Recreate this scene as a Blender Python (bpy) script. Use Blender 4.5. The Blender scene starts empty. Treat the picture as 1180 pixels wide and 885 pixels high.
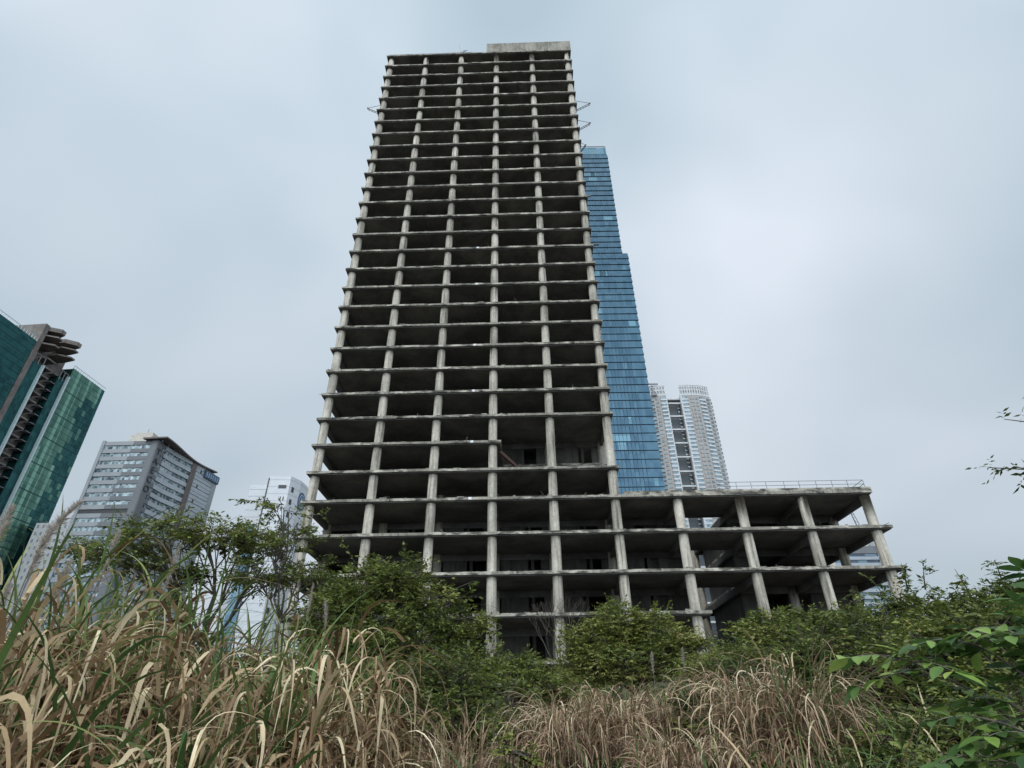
import bpy, math, random
import numpy as np
from math import radians as R, sin, cos, pi
from mathutils import Vector, Matrix

random.seed(7)
RNG = np.random.default_rng(11)
scn = bpy.context.scene
COL = scn.collection

# ------------------------------------------------------------------ object helpers
def link(o, parent=None):
    COL.objects.link(o)
    if parent is not None:
        o.parent = parent
    return o

def tag(o, label=None, cat=None, group=None, kind=None):
    if label: o['label'] = label
    if cat: o['category'] = cat
    if group: o['group'] = group
    if kind: o['kind'] = kind
    return o

def empty(name, loc, rz, label, cat, group=None):
    o = bpy.data.objects.new(name, None)
    o.location = loc
    o.rotation_euler = (0, 0, rz)
    o.empty_display_size = .2
    link(o)
    return tag(o, label, cat, group)

class MB:
    """collects boxes, bars, tubes and quads, then links them as one mesh object"""
    def __init__(s):
        s.v = []; s.f = []; s.m = []; s.sm = []
    def add(s, verts, faces, mi=0, smooth=False):
        n = len(s.v)
        s.v.extend([tuple(p) for p in verts])
        for f in faces:
            s.f.append(tuple(i + n for i in f)); s.m.append(mi); s.sm.append(smooth)
    def hexa(s, p, mi=0):
        # p: 8 points, bottom four counter-clockwise, then top four
        s.add(p, [(0,3,2,1),(4,5,6,7),(0,1,5,4),(1,2,6,5),(2,3,7,6),(3,0,4,7)], mi)
    def box(s, x0, x1, y0, y1, z0, z1, mi=0):
        s.hexa([(x0,y0,z0),(x1,y0,z0),(x1,y1,z0),(x0,y1,z0),(x0,y0,z1),(x1,y0,z1),(x1,y1,z1),(x0,y1,z1)], mi)
    def prism(s, poly, z0, z1, mi=0):
        n = len(poly)
        a = sum(poly[i][0]*poly[(i+1)%n][1]-poly[(i+1)%n][0]*poly[i][1] for i in range(n))
        if a < 0: poly = poly[::-1]
        v = [(x,y,z0) for x,y in poly]+[(x,y,z1) for x,y in poly]
        fs = [tuple(range(n-1,-1,-1)), tuple(range(n,2*n))]+[(i,(i+1)%n,(i+1)%n+n,i+n) for i in range(n)]
        s.add(v, fs, mi)
    def bar(s, a, b, w, h=None, mi=0):
        a = Vector(a); b = Vector(b); d = (b-a)
        if d.length < 1e-6: return
        d.normalize(); h = h or w
        up = Vector((0,0,1)) if abs(d.z) < .95 else Vector((0,1,0))
        r = d.cross(up).normalized(); u = r.cross(d).normalized()
        r = r*w/2; u = u*h/2
        s.hexa([a-r-u,a+r-u,b+r-u,b-r-u,a-r+u,a+r+u,b+r+u,b-r+u], mi)
    def tube(s, pts, rad, n=6, mi=0, cap=True):
        pts = [Vector(p) for p in pts]
        rings = []
        up0 = Vector((.31,.17,.93)).normalized()
        for i, p in enumerate(pts):
            d = (pts[min(i+1,len(pts)-1)]-pts[max(i-1,0)])
            if d.length < 1e-9: d = Vector((0,0,1))
            d.normalize()
            r = d.cross(up0)
            if r.length < .05: r = d.cross(Vector((1,0,0)))
            r.normalize(); u = r.cross(d)
            rr = rad[i] if hasattr(rad,'__len__') else rad
            rings.append([p+(r*cos(2*pi*k/n)+u*sin(2*pi*k/n))*rr for k in range(n)])
        v = [q for ring in rings for q in ring]
        fs = []
        for i in range(len(pts)-1):
            for k in range(n):
                fs.append((i*n+k, i*n+(k+1)%n, (i+1)*n+(k+1)%n, (i+1)*n+k))
        if cap:
            fs.append(tuple(range(n-1,-1,-1))); fs.append(tuple((len(pts)-1)*n+k for k in range(n)))
        s.add(v, fs, mi, True)
    def build(s, name, mats, parent=None):
        me = bpy.data.meshes.new(name)
        me.from_pydata(s.v, [], s.f)
        for m in (mats if isinstance(mats,(list,tuple)) else [mats]):
            me.materials.append(m)
        me.polygons.foreach_set('material_index', s.m)
        me.polygons.foreach_set('use_smooth', s.sm)
        me.update()
        return link(bpy.data.objects.new(name, me), parent)

class Frame:
    """facade frame: s along the wall, t outward, z up"""
    def __init__(f, a, b, outward):
        f.a = Vector((a[0],a[1])); d = Vector((b[0],b[1]))-f.a
        f.L = d.length; f.d = d.normalized()
        n = Vector((f.d.y,-f.d.x))
        if n.dot(Vector(outward)) < 0: n = -n
        f.n = n
    def p(f, s, t, z):
        q = f.a+f.d*s+f.n*t
        return (q.x, q.y, z)
    def box(f, mb, s0, s1, t0, t1, z0, z1, mi=0):
        c = [(s0,t0),(s1,t0),(s1,t1),(s0,t1)]
        P = [f.p(s,t,z0) for s,t in c]+[f.p(s,t,z1) for s,t in c]
        if f.d.x*f.n.y-f.d.y*f.n.x < 0:
            P = P[:4][::-1]+P[4:][::-1]
        mb.hexa(P, mi)

# ------------------------------------------------------------------ materials
def newmat(name):
    m = bpy.data.materials.new(name); m.use_nodes = True
    nt = m.node_tree
    return m, nt, nt.nodes['Principled BSDF']

def node(nt, t, **kw):
    n = nt.nodes.new(t)
    for k, v in kw.items():
        if k.startswith('i_'):
            key = k[2:]
            key = int(key) if key.isdigit() else key
            n.inputs[key].default_value = v
        else: setattr(n, k, v)
    return n

def ramp(nt, fac, stops, interp='LINEAR'):
    r = nt.nodes.new('ShaderNodeValToRGB'); r.color_ramp.interpolation = interp
    e = r.color_ramp.elements
    while len(e) < len(stops): e.new(.5)
    for el, (p, c) in zip(e, stops):
        el.position = p; el.color = (*c, 1) if len(c) == 3 else c
    nt.links.new(fac, r.inputs[0])
    return r.outputs[0]

def coords(nt, scale=(1,1,1), kind='Object'):
    tc = nt.nodes.new('ShaderNodeTexCoord')
    mp = nt.nodes.new('ShaderNodeMapping'); mp.inputs['Scale'].default_value = scale
    nt.links.new(tc.outputs[kind], mp.inputs[0])
    return mp.outputs[0]

def noise(nt, vec, scale, detail=5, rough=.6, dist=0):
    n = node(nt, 'ShaderNodeTexNoise')
    n.inputs['Scale'].default_value = scale; n.inputs['Detail'].default_value = detail
    n.inputs['Roughness'].default_value = rough; n.inputs['Distortion'].default_value = dist
    nt.links.new(vec, n.inputs['Vector'])
    return n.outputs['Fac']

def mix(nt, fac, a, b, mode='MIX'):
    m = nt.nodes.new('ShaderNodeMix'); m.data_type = 'RGBA'; m.blend_type = mode
    for s, v in ((m.inputs[0], fac), (m.inputs[6], a), (m.inputs[7], b)):
        if hasattr(v, 'is_linked') or hasattr(v, 'links'): nt.links.new(v, s)
        elif isinstance(v, (int, float)): s.default_value = v
        else: s.default_value = (*v, 1) if len(v) == 3 else v
    return m.outputs[2]

def bump(nt, b, h, strength=.3, dist=.05):
    n = nt.nodes.new('ShaderNodeBump'); n.inputs['Strength'].default_value = strength
    n.inputs['Distance'].default_value = dist
    nt.links.new(h, n.inputs['Height']); nt.links.new(n.outputs[0], b.inputs['Normal'])

def concrete(name, base, stain, pat_scale=(1,1,1), lo=.42, hi=.62, blot=None, streak=None):
    m, nt, b = newmat(name)
    v = coords(nt, pat_scale)
    n1 = noise(nt, v, .35, 8, .65, .3)
    col = ramp(nt, n1, [(lo, stain), (hi, base)])
    v2 = coords(nt, (1,1,1))
    n2 = noise(nt, v2, 2.6, 6, .7)
    col = mix(nt, .55, col, ramp(nt, n2, [(.3, (.55,.54,.5)), (.7, (1.25,1.22,1.16))]), 'MULTIPLY')
    if streak:
        vs = coords(nt, (2.2,2.2,.12))
        n3 = noise(nt, vs, 1.0, 6, .7)
        col = mix(nt, streak, col, ramp(nt, n3, [(.38, (.22,.205,.18)), (.47, (.75,.73,.70)), (.58, (1.05,1.05,1.03))]), 'MULTIPLY')
    if blot:
        vb = coords(nt, blot)
        n4 = noise(nt, vb, 1.0, 4, .6)
        col = mix(nt, .85, col, ramp(nt, n4, [(.41, (.13,.125,.115)), (.48, (.6,.6,.57)), (.54, (1.3,1.28,1.22))]), 'MULTIPLY')
    nt.links.new(col, b.inputs['Base Color'])
    b.inputs['Roughness'].default_value = .92
    bump(nt, b, noise(nt, v2, 5, 6, .7), .35, .04)
    return m

def plain(name, col, rough=.7, metal=0, var=.25, scale=3):
    m, nt, b = newmat(name)
    v = coords(nt)
    n = noise(nt, v, scale, 5, .6)
    lo = tuple(c*(1-var) for c in col); hi = tuple(min(1,c*(1+var)) for c in col)
    nt.links.new(ramp(nt, n, [(.3, lo), (.7, hi)]), b.inputs['Base Color'])
    b.inputs['Roughness'].default_value = rough; b.inputs['Metallic'].default_value = metal
    return m

def glass_wall(name, dark, light, cell=(1.5,1.5,4), thr=(.45,.7), rough=.12, metal=.75, mull=None, big=.02):
    """coated curtain-wall glass: each pane gets its own tone"""
    m, nt, b = newmat(name)
    tc = node(nt, 'ShaderNodeTexCoord')
    dv = node(nt, 'ShaderNodeVectorMath', operation='DIVIDE'); dv.inputs[1].default_value = cell
    nt.links.new(tc.outputs['Object'], dv.inputs[0])
    ad = node(nt, 'ShaderNodeVectorMath', operation='ADD'); ad.inputs[1].default_value = (.37,.41,.013)
    nt.links.new(dv.outputs[0], ad.inputs[0])
    fl = node(nt, 'ShaderNodeVectorMath', operation='FLOOR'); nt.links.new(ad.outputs[0], fl.inputs[0])
    wn = node(nt, 'ShaderNodeTexWhiteNoise'); nt.links.new(fl.outputs[0], wn.inputs[0])
    nb = noise(nt, tc.outputs['Object'], big, 3, .6)
    s = node(nt, 'ShaderNodeMath', operation='MULTIPLY_ADD'); s.inputs[1].default_value = .45
    nt.links.new(wn.outputs['Value'], s.inputs[0]); nt.links.new(nb, s.inputs[2])
    col = ramp(nt, s.outputs[0], [(thr[0], dark), (thr[1], light)])
    nt.links.new(col, b.inputs['Base Color'])
    b.inputs['Roughness'].default_value = rough; b.inputs['Metallic'].default_value = metal
    bump(nt, b, noise(nt, tc.outputs['Object'], .25, 2, .5), .25, .25)
    return m

M = {}
M['column'] = concrete('column_concrete', (.50,.475,.425), (.36,.34,.30), (1,1,.6), streak=.8)
M['slab_edge'] = concrete('slab_edge_concrete', (.36,.345,.31), (.11,.105,.095), (1.2,1.2,1.2), .38, .6, blot=(.55,.55,1.6))
M['soffit'] = concrete('soffit_shade_concrete', (.135,.132,.13), (.065,.064,.063), (.5,.5,.5))  # shade under slabs and beams put into the colour, far darker than the columns
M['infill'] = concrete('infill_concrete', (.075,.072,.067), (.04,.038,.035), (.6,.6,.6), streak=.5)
M['parapet'] = concrete('parapet_concrete', (.30,.285,.25), (.16,.15,.13), (1,1,.5), streak=.5)
M['rust'] = plain('rusty_steel', (.085,.05,.04), .85, .2)
M['steel'] = plain('grey_steel', (.18,.18,.19), .6, .4)
M['void'] = plain('dark_interior', (.012,.012,.013), .9)
M['white'] = plain('white_render', (.62,.63,.64), .8, 0, .12, .4)
M['offwhite'] = plain('off_white_render', (.56,.56,.55), .8, 0, .12, .3)
M['beige'] = plain('beige_render', (.45,.42,.37), .85, 0, .12, .3)

YAW = -0.02259
CAMZ = 1.6
F_PX, PITCH, ROLL = 658.0, 0.55332, -0.01055

# ================================================================== TERRAIN
def ground_z(x, y):
    r = np.hypot(x, y)
    z = np.interp(r, [0,2,3.2,4.2,5.5,9,20,45,62,80,5000], [0,.1,.35,.75,1.22,1.42,2.4,5.0,6.2,6.2,6.2])
    w = np.clip(r/6,0,1)*np.clip((200-r)/100,0,1)
    z = z + w*(.12*np.sin(x*.9+1.3)*np.cos(y*.7)+.07*np.sin(x*2.3+y*1.9))
    back = np.clip(-y/6, 0, 1)
    return z*(1-back*.6)

def make_terrain():
    rr = np.concatenate([np.linspace(0,12,49)[1:], np.geomspace(12.6,90,40), np.geomspace(110,1500,14)])
    th = np.linspace(0, 2*pi, 121)[:-1]
    vs = [(0,0,float(ground_z(0,0)))]
    for r in rr:
        x = r*np.sin(th); y = r*np.cos(th); z = ground_z(x, y)
        vs += list(zip(x.tolist(), y.tolist(), z.tolist()))
    fs = []
    n = 120
    for k in range(n): fs.append((0, 1+(k+1)%n, 1+k))
    for i in range(len(rr)-1):
        for k in range(n):
            a = 1+i*n+k; b = 1+i*n+(k+1)%n
            fs.append((a, b, b+n, a+n))
    mb = MB(); mb.add(vs, fs, 0, True)
    m, nt, b = newmat('bare_earth')
    v = coords(nt)
    c = ramp(nt, noise(nt, v, .9, 9, .7), [(.35, (.028,.024,.014)), (.55, (.055,.042,.026)), (.7, (.03,.036,.016))])
    nt.links.new(c, b.inputs['Base Color']); b.inputs['Roughness'].default_value = .95
    bump(nt, b, noise(nt, v, 6, 8, .75), .8, .08)
    o = mb.build('ground', m); tag(o, kind='structure')
make_terrain()

# ================================================================== UNFINISHED TOWER
X0, BAY, D = -28.15, 7.944, 70.0
ZT, HF = 131.264+CAMZ, 4.038
ZL = [ZT-HF*i for i in range(27)]+[21.742+CAMZ, 16.880+CAMZ, 12.154+CAMZ, 7.147+CAMZ]
c_, s_ = cos(YAW), sin(YAW)
CX = 0.0
def facade_to_world(x, y):
    # inverse of the measured facade rotation
    return (c_*x-s_*y, s_*x+c_*y)
bx_, by_ = facade_to_world(CX, D)
tower = empty('unfinished_tower', (bx_, by_, 6.2), YAW,
              'bare concrete skeleton of an abandoned high-rise with open floors and round columns', 'tower')
TZ = 6.2
def kx(k): return X0+k*BAY-CX
ROWS = [1.02, 8.9, 16.9, 24.9]
BACK = 25.9
random.seed(3)
def column(k, y, ztop, zbot=-3.2, r=.6):
    mb = MB(); n = 20
    zs = [zbot]; rs = [r]
    lev = sorted([z-TZ for z in ZL if z-TZ <= ztop+.1])
    for z in lev:
        for dz in (-.02, .02):
            zs.append(z+dz); rs.append(r*(1+random.uniform(-.035,.035)))
    zs[-1] = ztop
    verts = []; faces = []
    x0 = kx(k)
    for z, rr in zip(zs, rs):
        jx = random.uniform(-.02,.02)
        for i in range(n):
            a = 2*pi*i/n; verts.append((x0+jx+rr*cos(a), y+rr*sin(a), z))
    for j in range(len(zs)-1):
        for i in range(n):
            faces.append((j*n+i, j*n+(i+1)%n, (j+1)*n+(i+1)%n, (j+1)*n+i))
    mb.add(verts, faces, 0, True)
    return mb.build('column', M['column'], tower)

top_z = ZL[0]-TZ-.1
pod_z = ZL[26]-TZ-.1
for k in range(10):
    for j, y in enumerate(ROWS):
        if k in (6,7) and j in (1,2): continue
        if k == 8 and j == 1:
            column(7.9, y, ZL[28]-TZ-.1); continue
        column(k if not (k == 9 and j > 0) else 8.92, y, top_z if k <= 5 else pod_z)

def slab(idx, x0, x1, ystart=0.0, void=None, extra=None):
    """thin weathered edge strip, darker soffit behind it"""
    z = ZL[idx]-TZ
    mb = MB(); e = .34
    def piece(a, b, y0, y1, front=True):
        # underside set as its own face material: build as box with soffit sheet 3 mm lower
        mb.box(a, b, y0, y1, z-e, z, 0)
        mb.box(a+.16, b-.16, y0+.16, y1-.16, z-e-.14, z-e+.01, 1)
    if void:
        vx0, vx1, vy0, vy1 = void
        piece(x0, x1, ystart, vy0)
        piece(x0, vx0, vy0, BACK); piece(vx1, x1, vy0, BACK)
        if vy1 < BACK: piece(vx0, vx1, vy1, BACK)
    else:
        piece(x0, x1, ystart, BACK)
    # uneven pours, chips and leftovers along the front lip
    x = x0
    while x < x1-.3:
        w = min(random.uniform(1.2,4.2), x1-x)
        mb.box(x, x+w-random.uniform(.0,.12), ystart-random.uniform(.01,.07), ystart+.03, z-e-random.uniform(-.02,.025), z+random.uniform(-.03,.02), random.choice([0,0,0,2]))
        if random.random() < .35:
            q = x+random.random()*w; mb.box(q, q+random.uniform(.2,1.1), ystart+.1, ystart+.4, z, z+random.uniform(.05,.22), 2)
        if random.random() < .16:
            q = x+random.random()*w; mb.bar((q,ystart+.1,z-.1),(q+random.uniform(-.5,.5),ystart-random.uniform(.3,.8),z-random.uniform(-.4,.5)),.045)
        x += w
    if idx == 26:
        mb.box(kx(5)+1.0, x1-.01, ystart+.001, ystart+.25, z+.002, z+.42, 0); mb.box(x1-.26, x1-.011, ystart+.25, BACK-.1, z+.002, z+.42, 0)
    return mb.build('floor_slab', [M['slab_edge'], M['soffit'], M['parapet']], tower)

def beams(idx, k0, k1, depth=.72, podium=False):
    z = ZL[idx]-TZ; e = .34
    mb = MB(); w = .22
    zt, zb = z-e-.13, z-e-.13-depth+.25
    zb2 = zb-.35
    x0, x1 = kx(k0), kx(k1)
    spans = [(x0, kx(6.2)), (kx(7.06), x1)] if podium else [(x0, x1)]
    for a, b in spans:
        mb.box(a, b, ROWS[1]-w, ROWS[1]+w, zb2, zt)
        mb.box(a, b, ROWS[2]-w, ROWS[2]+w, zb2-(.9 if idx == 28 else 0), zt)
        mb.box(a, b, ROWS[3]-w, ROWS[3]+w, zb2, zt)
    ks = set([k0, k1]) if not podium else set([k0])|set(range(5, k1+1))
    for k in ks:
        kk = k; y0 = ROWS[0]
        if idx == 24 and k > 3: y0 = ROWS[1]
        xa = kx(k); xb = kx(8.92) if k == 9 else xa
        if k == 9:
            mb.hexa([(xa-w,y0,zb2),(xa+w,y0,zb2),(xb+w,BACK-.6,zb2),(xb-w,BACK-.6,zb2),(xa-w,y0,zt),(xa+w,y0,zt),(xb+w,BACK-.6,zt),(xb-w,BACK-.6,zt)])
        else:
            mb.box(xa-w-.003, xa+w+.003, y0, BACK-.6, zb2-.003, zt-.003)
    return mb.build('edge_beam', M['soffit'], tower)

LX = kx(0)-.93
RX = kx(5)+.86
for i in range(31):
    if i <= 25:
        if i == 24:
            slab(i, LX, kx(3)+1.15, 0.0).name = 'floor_slab'
            mb = MB(); z = ZL[24]-TZ
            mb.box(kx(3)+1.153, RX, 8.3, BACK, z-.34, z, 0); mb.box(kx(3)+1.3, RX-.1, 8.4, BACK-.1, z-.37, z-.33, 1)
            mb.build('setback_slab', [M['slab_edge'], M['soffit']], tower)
        else:
            slab(i, LX, RX)
        beams(i, 0, 5)
    elif i in (26, 27, 28):
        xr = {26: kx(9)+.6, 27: kx(9)+1.6, 28: kx(9)+1.5}[i]
        lx = LX if i == 26 else LX-.15
        void = (kx(6.32), kx(7.0), 8.6, BACK)
        slab(i, lx, xr, 0.0, void)
        beams(i, 0, 9, podium=True)
    elif i == 29:
        slab(i, LX-.2, kx(6)+1.6, 0.0); beams(i, 0, 6)
    else:
        slab(i, LX-.2, kx(6)+1.2, 0.0)

# core walls and infill behind the second column row
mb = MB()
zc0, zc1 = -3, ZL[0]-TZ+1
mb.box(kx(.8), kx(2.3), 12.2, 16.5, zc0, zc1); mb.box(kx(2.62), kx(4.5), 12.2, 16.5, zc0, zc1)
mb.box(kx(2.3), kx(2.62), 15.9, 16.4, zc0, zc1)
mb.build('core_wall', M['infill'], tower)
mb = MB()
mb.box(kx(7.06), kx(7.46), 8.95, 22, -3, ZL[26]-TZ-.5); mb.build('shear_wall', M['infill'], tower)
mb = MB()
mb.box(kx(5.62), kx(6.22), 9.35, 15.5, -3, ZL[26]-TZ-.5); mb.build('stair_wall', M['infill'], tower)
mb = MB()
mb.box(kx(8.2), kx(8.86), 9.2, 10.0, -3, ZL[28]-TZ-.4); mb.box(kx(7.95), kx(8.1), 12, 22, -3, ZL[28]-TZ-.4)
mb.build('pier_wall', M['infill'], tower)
def wallpiece(*a):
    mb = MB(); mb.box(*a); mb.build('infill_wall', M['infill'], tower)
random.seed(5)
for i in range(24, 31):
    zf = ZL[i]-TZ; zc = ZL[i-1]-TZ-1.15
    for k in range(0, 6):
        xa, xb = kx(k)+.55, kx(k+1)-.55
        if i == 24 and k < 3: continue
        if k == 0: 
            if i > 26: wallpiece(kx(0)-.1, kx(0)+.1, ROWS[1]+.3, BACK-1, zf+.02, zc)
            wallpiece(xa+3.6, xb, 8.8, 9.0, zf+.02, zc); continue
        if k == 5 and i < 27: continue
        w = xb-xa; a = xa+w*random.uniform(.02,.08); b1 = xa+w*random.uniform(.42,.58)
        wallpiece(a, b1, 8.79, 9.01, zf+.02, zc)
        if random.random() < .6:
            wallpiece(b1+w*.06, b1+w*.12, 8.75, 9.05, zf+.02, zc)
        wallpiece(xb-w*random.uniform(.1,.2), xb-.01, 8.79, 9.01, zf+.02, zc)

# void with leaning rusty girder, kerb on the open double-height bay
mb = MB()
z25 = ZL[25]-TZ; z24 = ZL[24]-TZ
mb.bar((kx(3)+.9, 1.6, z24-1.0), (kx(3)+5.2, 6.2, z25+.7), .35, .45)
mb.build('rusty_girder', M['rust'], tower)
# roof parapet box
mb = MB(); zt = ZL[0]-TZ
mb.box(kx(2.72), kx(5)+.85, .05, .55, zt+.003, zt+3.6); mb.box(kx(5)+.35, kx(5)+.848, .55, 12, zt+.003, zt+3.6)
mb.box(kx(2.72)+.002, kx(2.72)+.5, .55, 12, zt+.003, zt+3.6)
mb.build('roof_parapet', M['parapet'], tower)

def railing(x0, x1, y0, z, n, h=1.15, ext=None):
    mb = MB()
    for q in (h, h*.55):
        mb.bar((x0,y0,z+q), (x1,y0,z+q-.02), .055)
    for i in range(n+1):
        x = x0+(x1-x0)*i/n+random.uniform(-.15,.15)*(0<i<n)
        mb.bar((x,y0,z), (x+random.uniform(-.06,.06),y0,z+h), .055)
    if ext:
        for q in (h, h*.55): mb.bar((x1,y0,z+q), (x1,y0+ext,z+q), .055)
        for t in range(1, int(ext/3)+1): mb.bar((x1,y0+3*t,z), (x1,y0+3*t,z+h), .055)
    return mb.build('guard_rail', M['steel'], tower)
railing(LX+.3, kx(2.3), .5, zt, 6)
railing(kx(6.7), kx(9)+.2, .5, ZL[26]-TZ+.35, 9, 1.2, 9)
# small mast fallen over on the roof
mb = MB()
mb.bar((kx(1.5),2.0,zt+.1),(kx(2.15),1.2,zt+3.4),.09); mb.bar((kx(1.4),2.0,zt+.4),(kx(2.1),1.2,zt+3.2),.06)
mb.bar((kx(2.0),1.2,zt),(kx(1.9),1.2,zt+6.2),.10); mb.bar((kx(2.0),1.2,zt),(kx(2.25),1.2,zt+2.2),.07)
for t in np.linspace(0,1,8): mb.bar((kx(1.5+.62*t),2-.8*t,zt+.1+3.2*t),(kx(1.5+.5*t),2-.8*t,zt+.4+2.7*t),.05)
mb.build('roof_mast', M['steel'], tower)
# safety-net outriggers left on the flanks
def outrigger(x, z, sx, L, y=4.0):
    mb = MB()
    a = Vector((x,y,z)); b = Vector((x+sx*L,y-1.0,z+.9))
    off = Vector((0,.55,.25))
    mb.bar(a,b,.08); mb.bar(a+off,b+off,.08)
    for t in np.linspace(0,1,7):
        mb.bar(a.lerp(b,t), (a+off).lerp(b+off,min(1,t+.1)), .08)
    mb.bar(b+Vector((-sx*.3,0,-.25)), b+Vector((sx*.1,.2,.45)), .16)
    mb.bar(b, Vector((x,y,z+3.6)), .06)
    return mb.build('net_outrigger', M['rust'], tower)
outrigger(RX, ZL[4]-TZ-.6, 1, 3.3); outrigger(RX, ZL[6]-TZ+.6, 1, 2.8); outrigger(RX, ZL[8]-TZ+1.4, 1, 1.3)
outrigger(LX, ZL[4]-TZ+.2, -1, 3.3); outrigger(LX, ZL[7]-TZ+2.2, -1, .8); outrigger(LX, ZL[2]-TZ-.3,-1,.6)
# white floor markers on the slab edges
for i in (15, 17, 20, 22, 24, 26):
    mb = MB(); z = ZL[i]-TZ
    mb.box(kx(2.62), kx(2.62)+.42, -.06, -.032, z-.33, z-.01)
    mb.build('floor_marker', M['white'], tower)

# ================================================================== BACKGROUND BUILDINGS
GZ = 5.9
def S(pt, k): return (pt[0]*k, pt[1]*k)

# ---- tall blue glass tower behind the skeleton
M['blue_a'] = glass_wall('blue_glass', (.028,.062,.092), (.052,.102,.138), (1.6,1.6,4.1), (.4,1.0), .12, .8)
M['blue_b'] = glass_wall('blue_glass_bright', (.055,.11,.14), (.10,.185,.225), (4.2,4.2,4.1), (.55,.9), .12, .8)
M['blue_dark'] = plain('blue_glass_joint', (.015,.04,.07), .4, .3)
def blue_tower():
    k = 1.303
    y0 = 165*k; xl = 12*k; xr = 43.9*k; xr2 = 46.1*k
    Ht, Hs = 230*k+CAMZ, 162*k+CAMZ
    t = empty('glass_tower', (xr*.7, y0, GZ), 0, 'very tall stepped tower of blue glass rising behind the concrete skeleton', 'tower')
    ox, oy, oz = t.location
    n = 72; random.seed(9)
    zs = np.linspace(GZ, Ht-9, n+1)
    mull = MB()
    for i in range(n):
        a, b = zs[i]-oz, zs[i+1]-oz
        wide = zs[i] < Hs-1
        x1 = (xr2 if wide else xr)-ox; x0 = xl-ox
        mb = MB()
        lean = .32
        mi = 0
        # shingled pane band: lower lip stands proud
        P = [(x0,0-lean,a+.24),(x1+lean,0-lean,a+.24),(x1+lean,30,a+.24),(x0,30,a+.24),
             (x0,0,b),(x1,0,b),(x1,30,b),(x0,30,b)]
        mb.hexa(P, 0)
        mb.box(x0+.1, x1-.25, .25, 29.9, a, a+.235, 2)
        # separate brighter pane groups on this floor
        if random.random() < .16:
            for _ in range(random.randint(1,2)):
                w = random.choice([1.6,3.2,4.8,8]); s = random.uniform(x0+14, x1-w-1)
                f0 = lean*(1-.0)
                mb.hexa([(s,-lean-.01,a+.4),(s+w,-lean-.01,a+.4),(s+w,.1,a+.4),(s,.1,a+.4),(s,-.015,b-.05),(s+w,-.015,b-.05),(s+w,.1,b-.05),(s,.1,b-.05)], 1)
        mb.build('glazing_band', [M['blue_a'], M['blue_b'], M['blue_dark']], t)
    for j in range(int((xr-xl)/1.6)):
        x = xl-ox+j*1.6
        mull.box(x, x+.09, -lean-.05, 0, 2, Ht-9-oz)
    mull.build('mullion', M['blue_dark'], t)
    mb = MB(); mb.box(xl-ox, xr-ox-.3, -.1, 28, Ht-9-oz+.003, Ht-oz-2.5, 0)
    for j in range(15): mb.box(xr-ox-.5-j*1.3-.12, xr-ox-.5-j*1.3, -.16, -.1, Ht-9-oz, Ht-oz-1.5, 1)
    mb.box(xl-ox, xr-ox-.3, -.14, .2, Ht-oz-1.6, Ht-oz-1.3, 1)
    mb.build('crown_screen', [M['blue_b'], M['steel']], t)
blue_tower()

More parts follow.
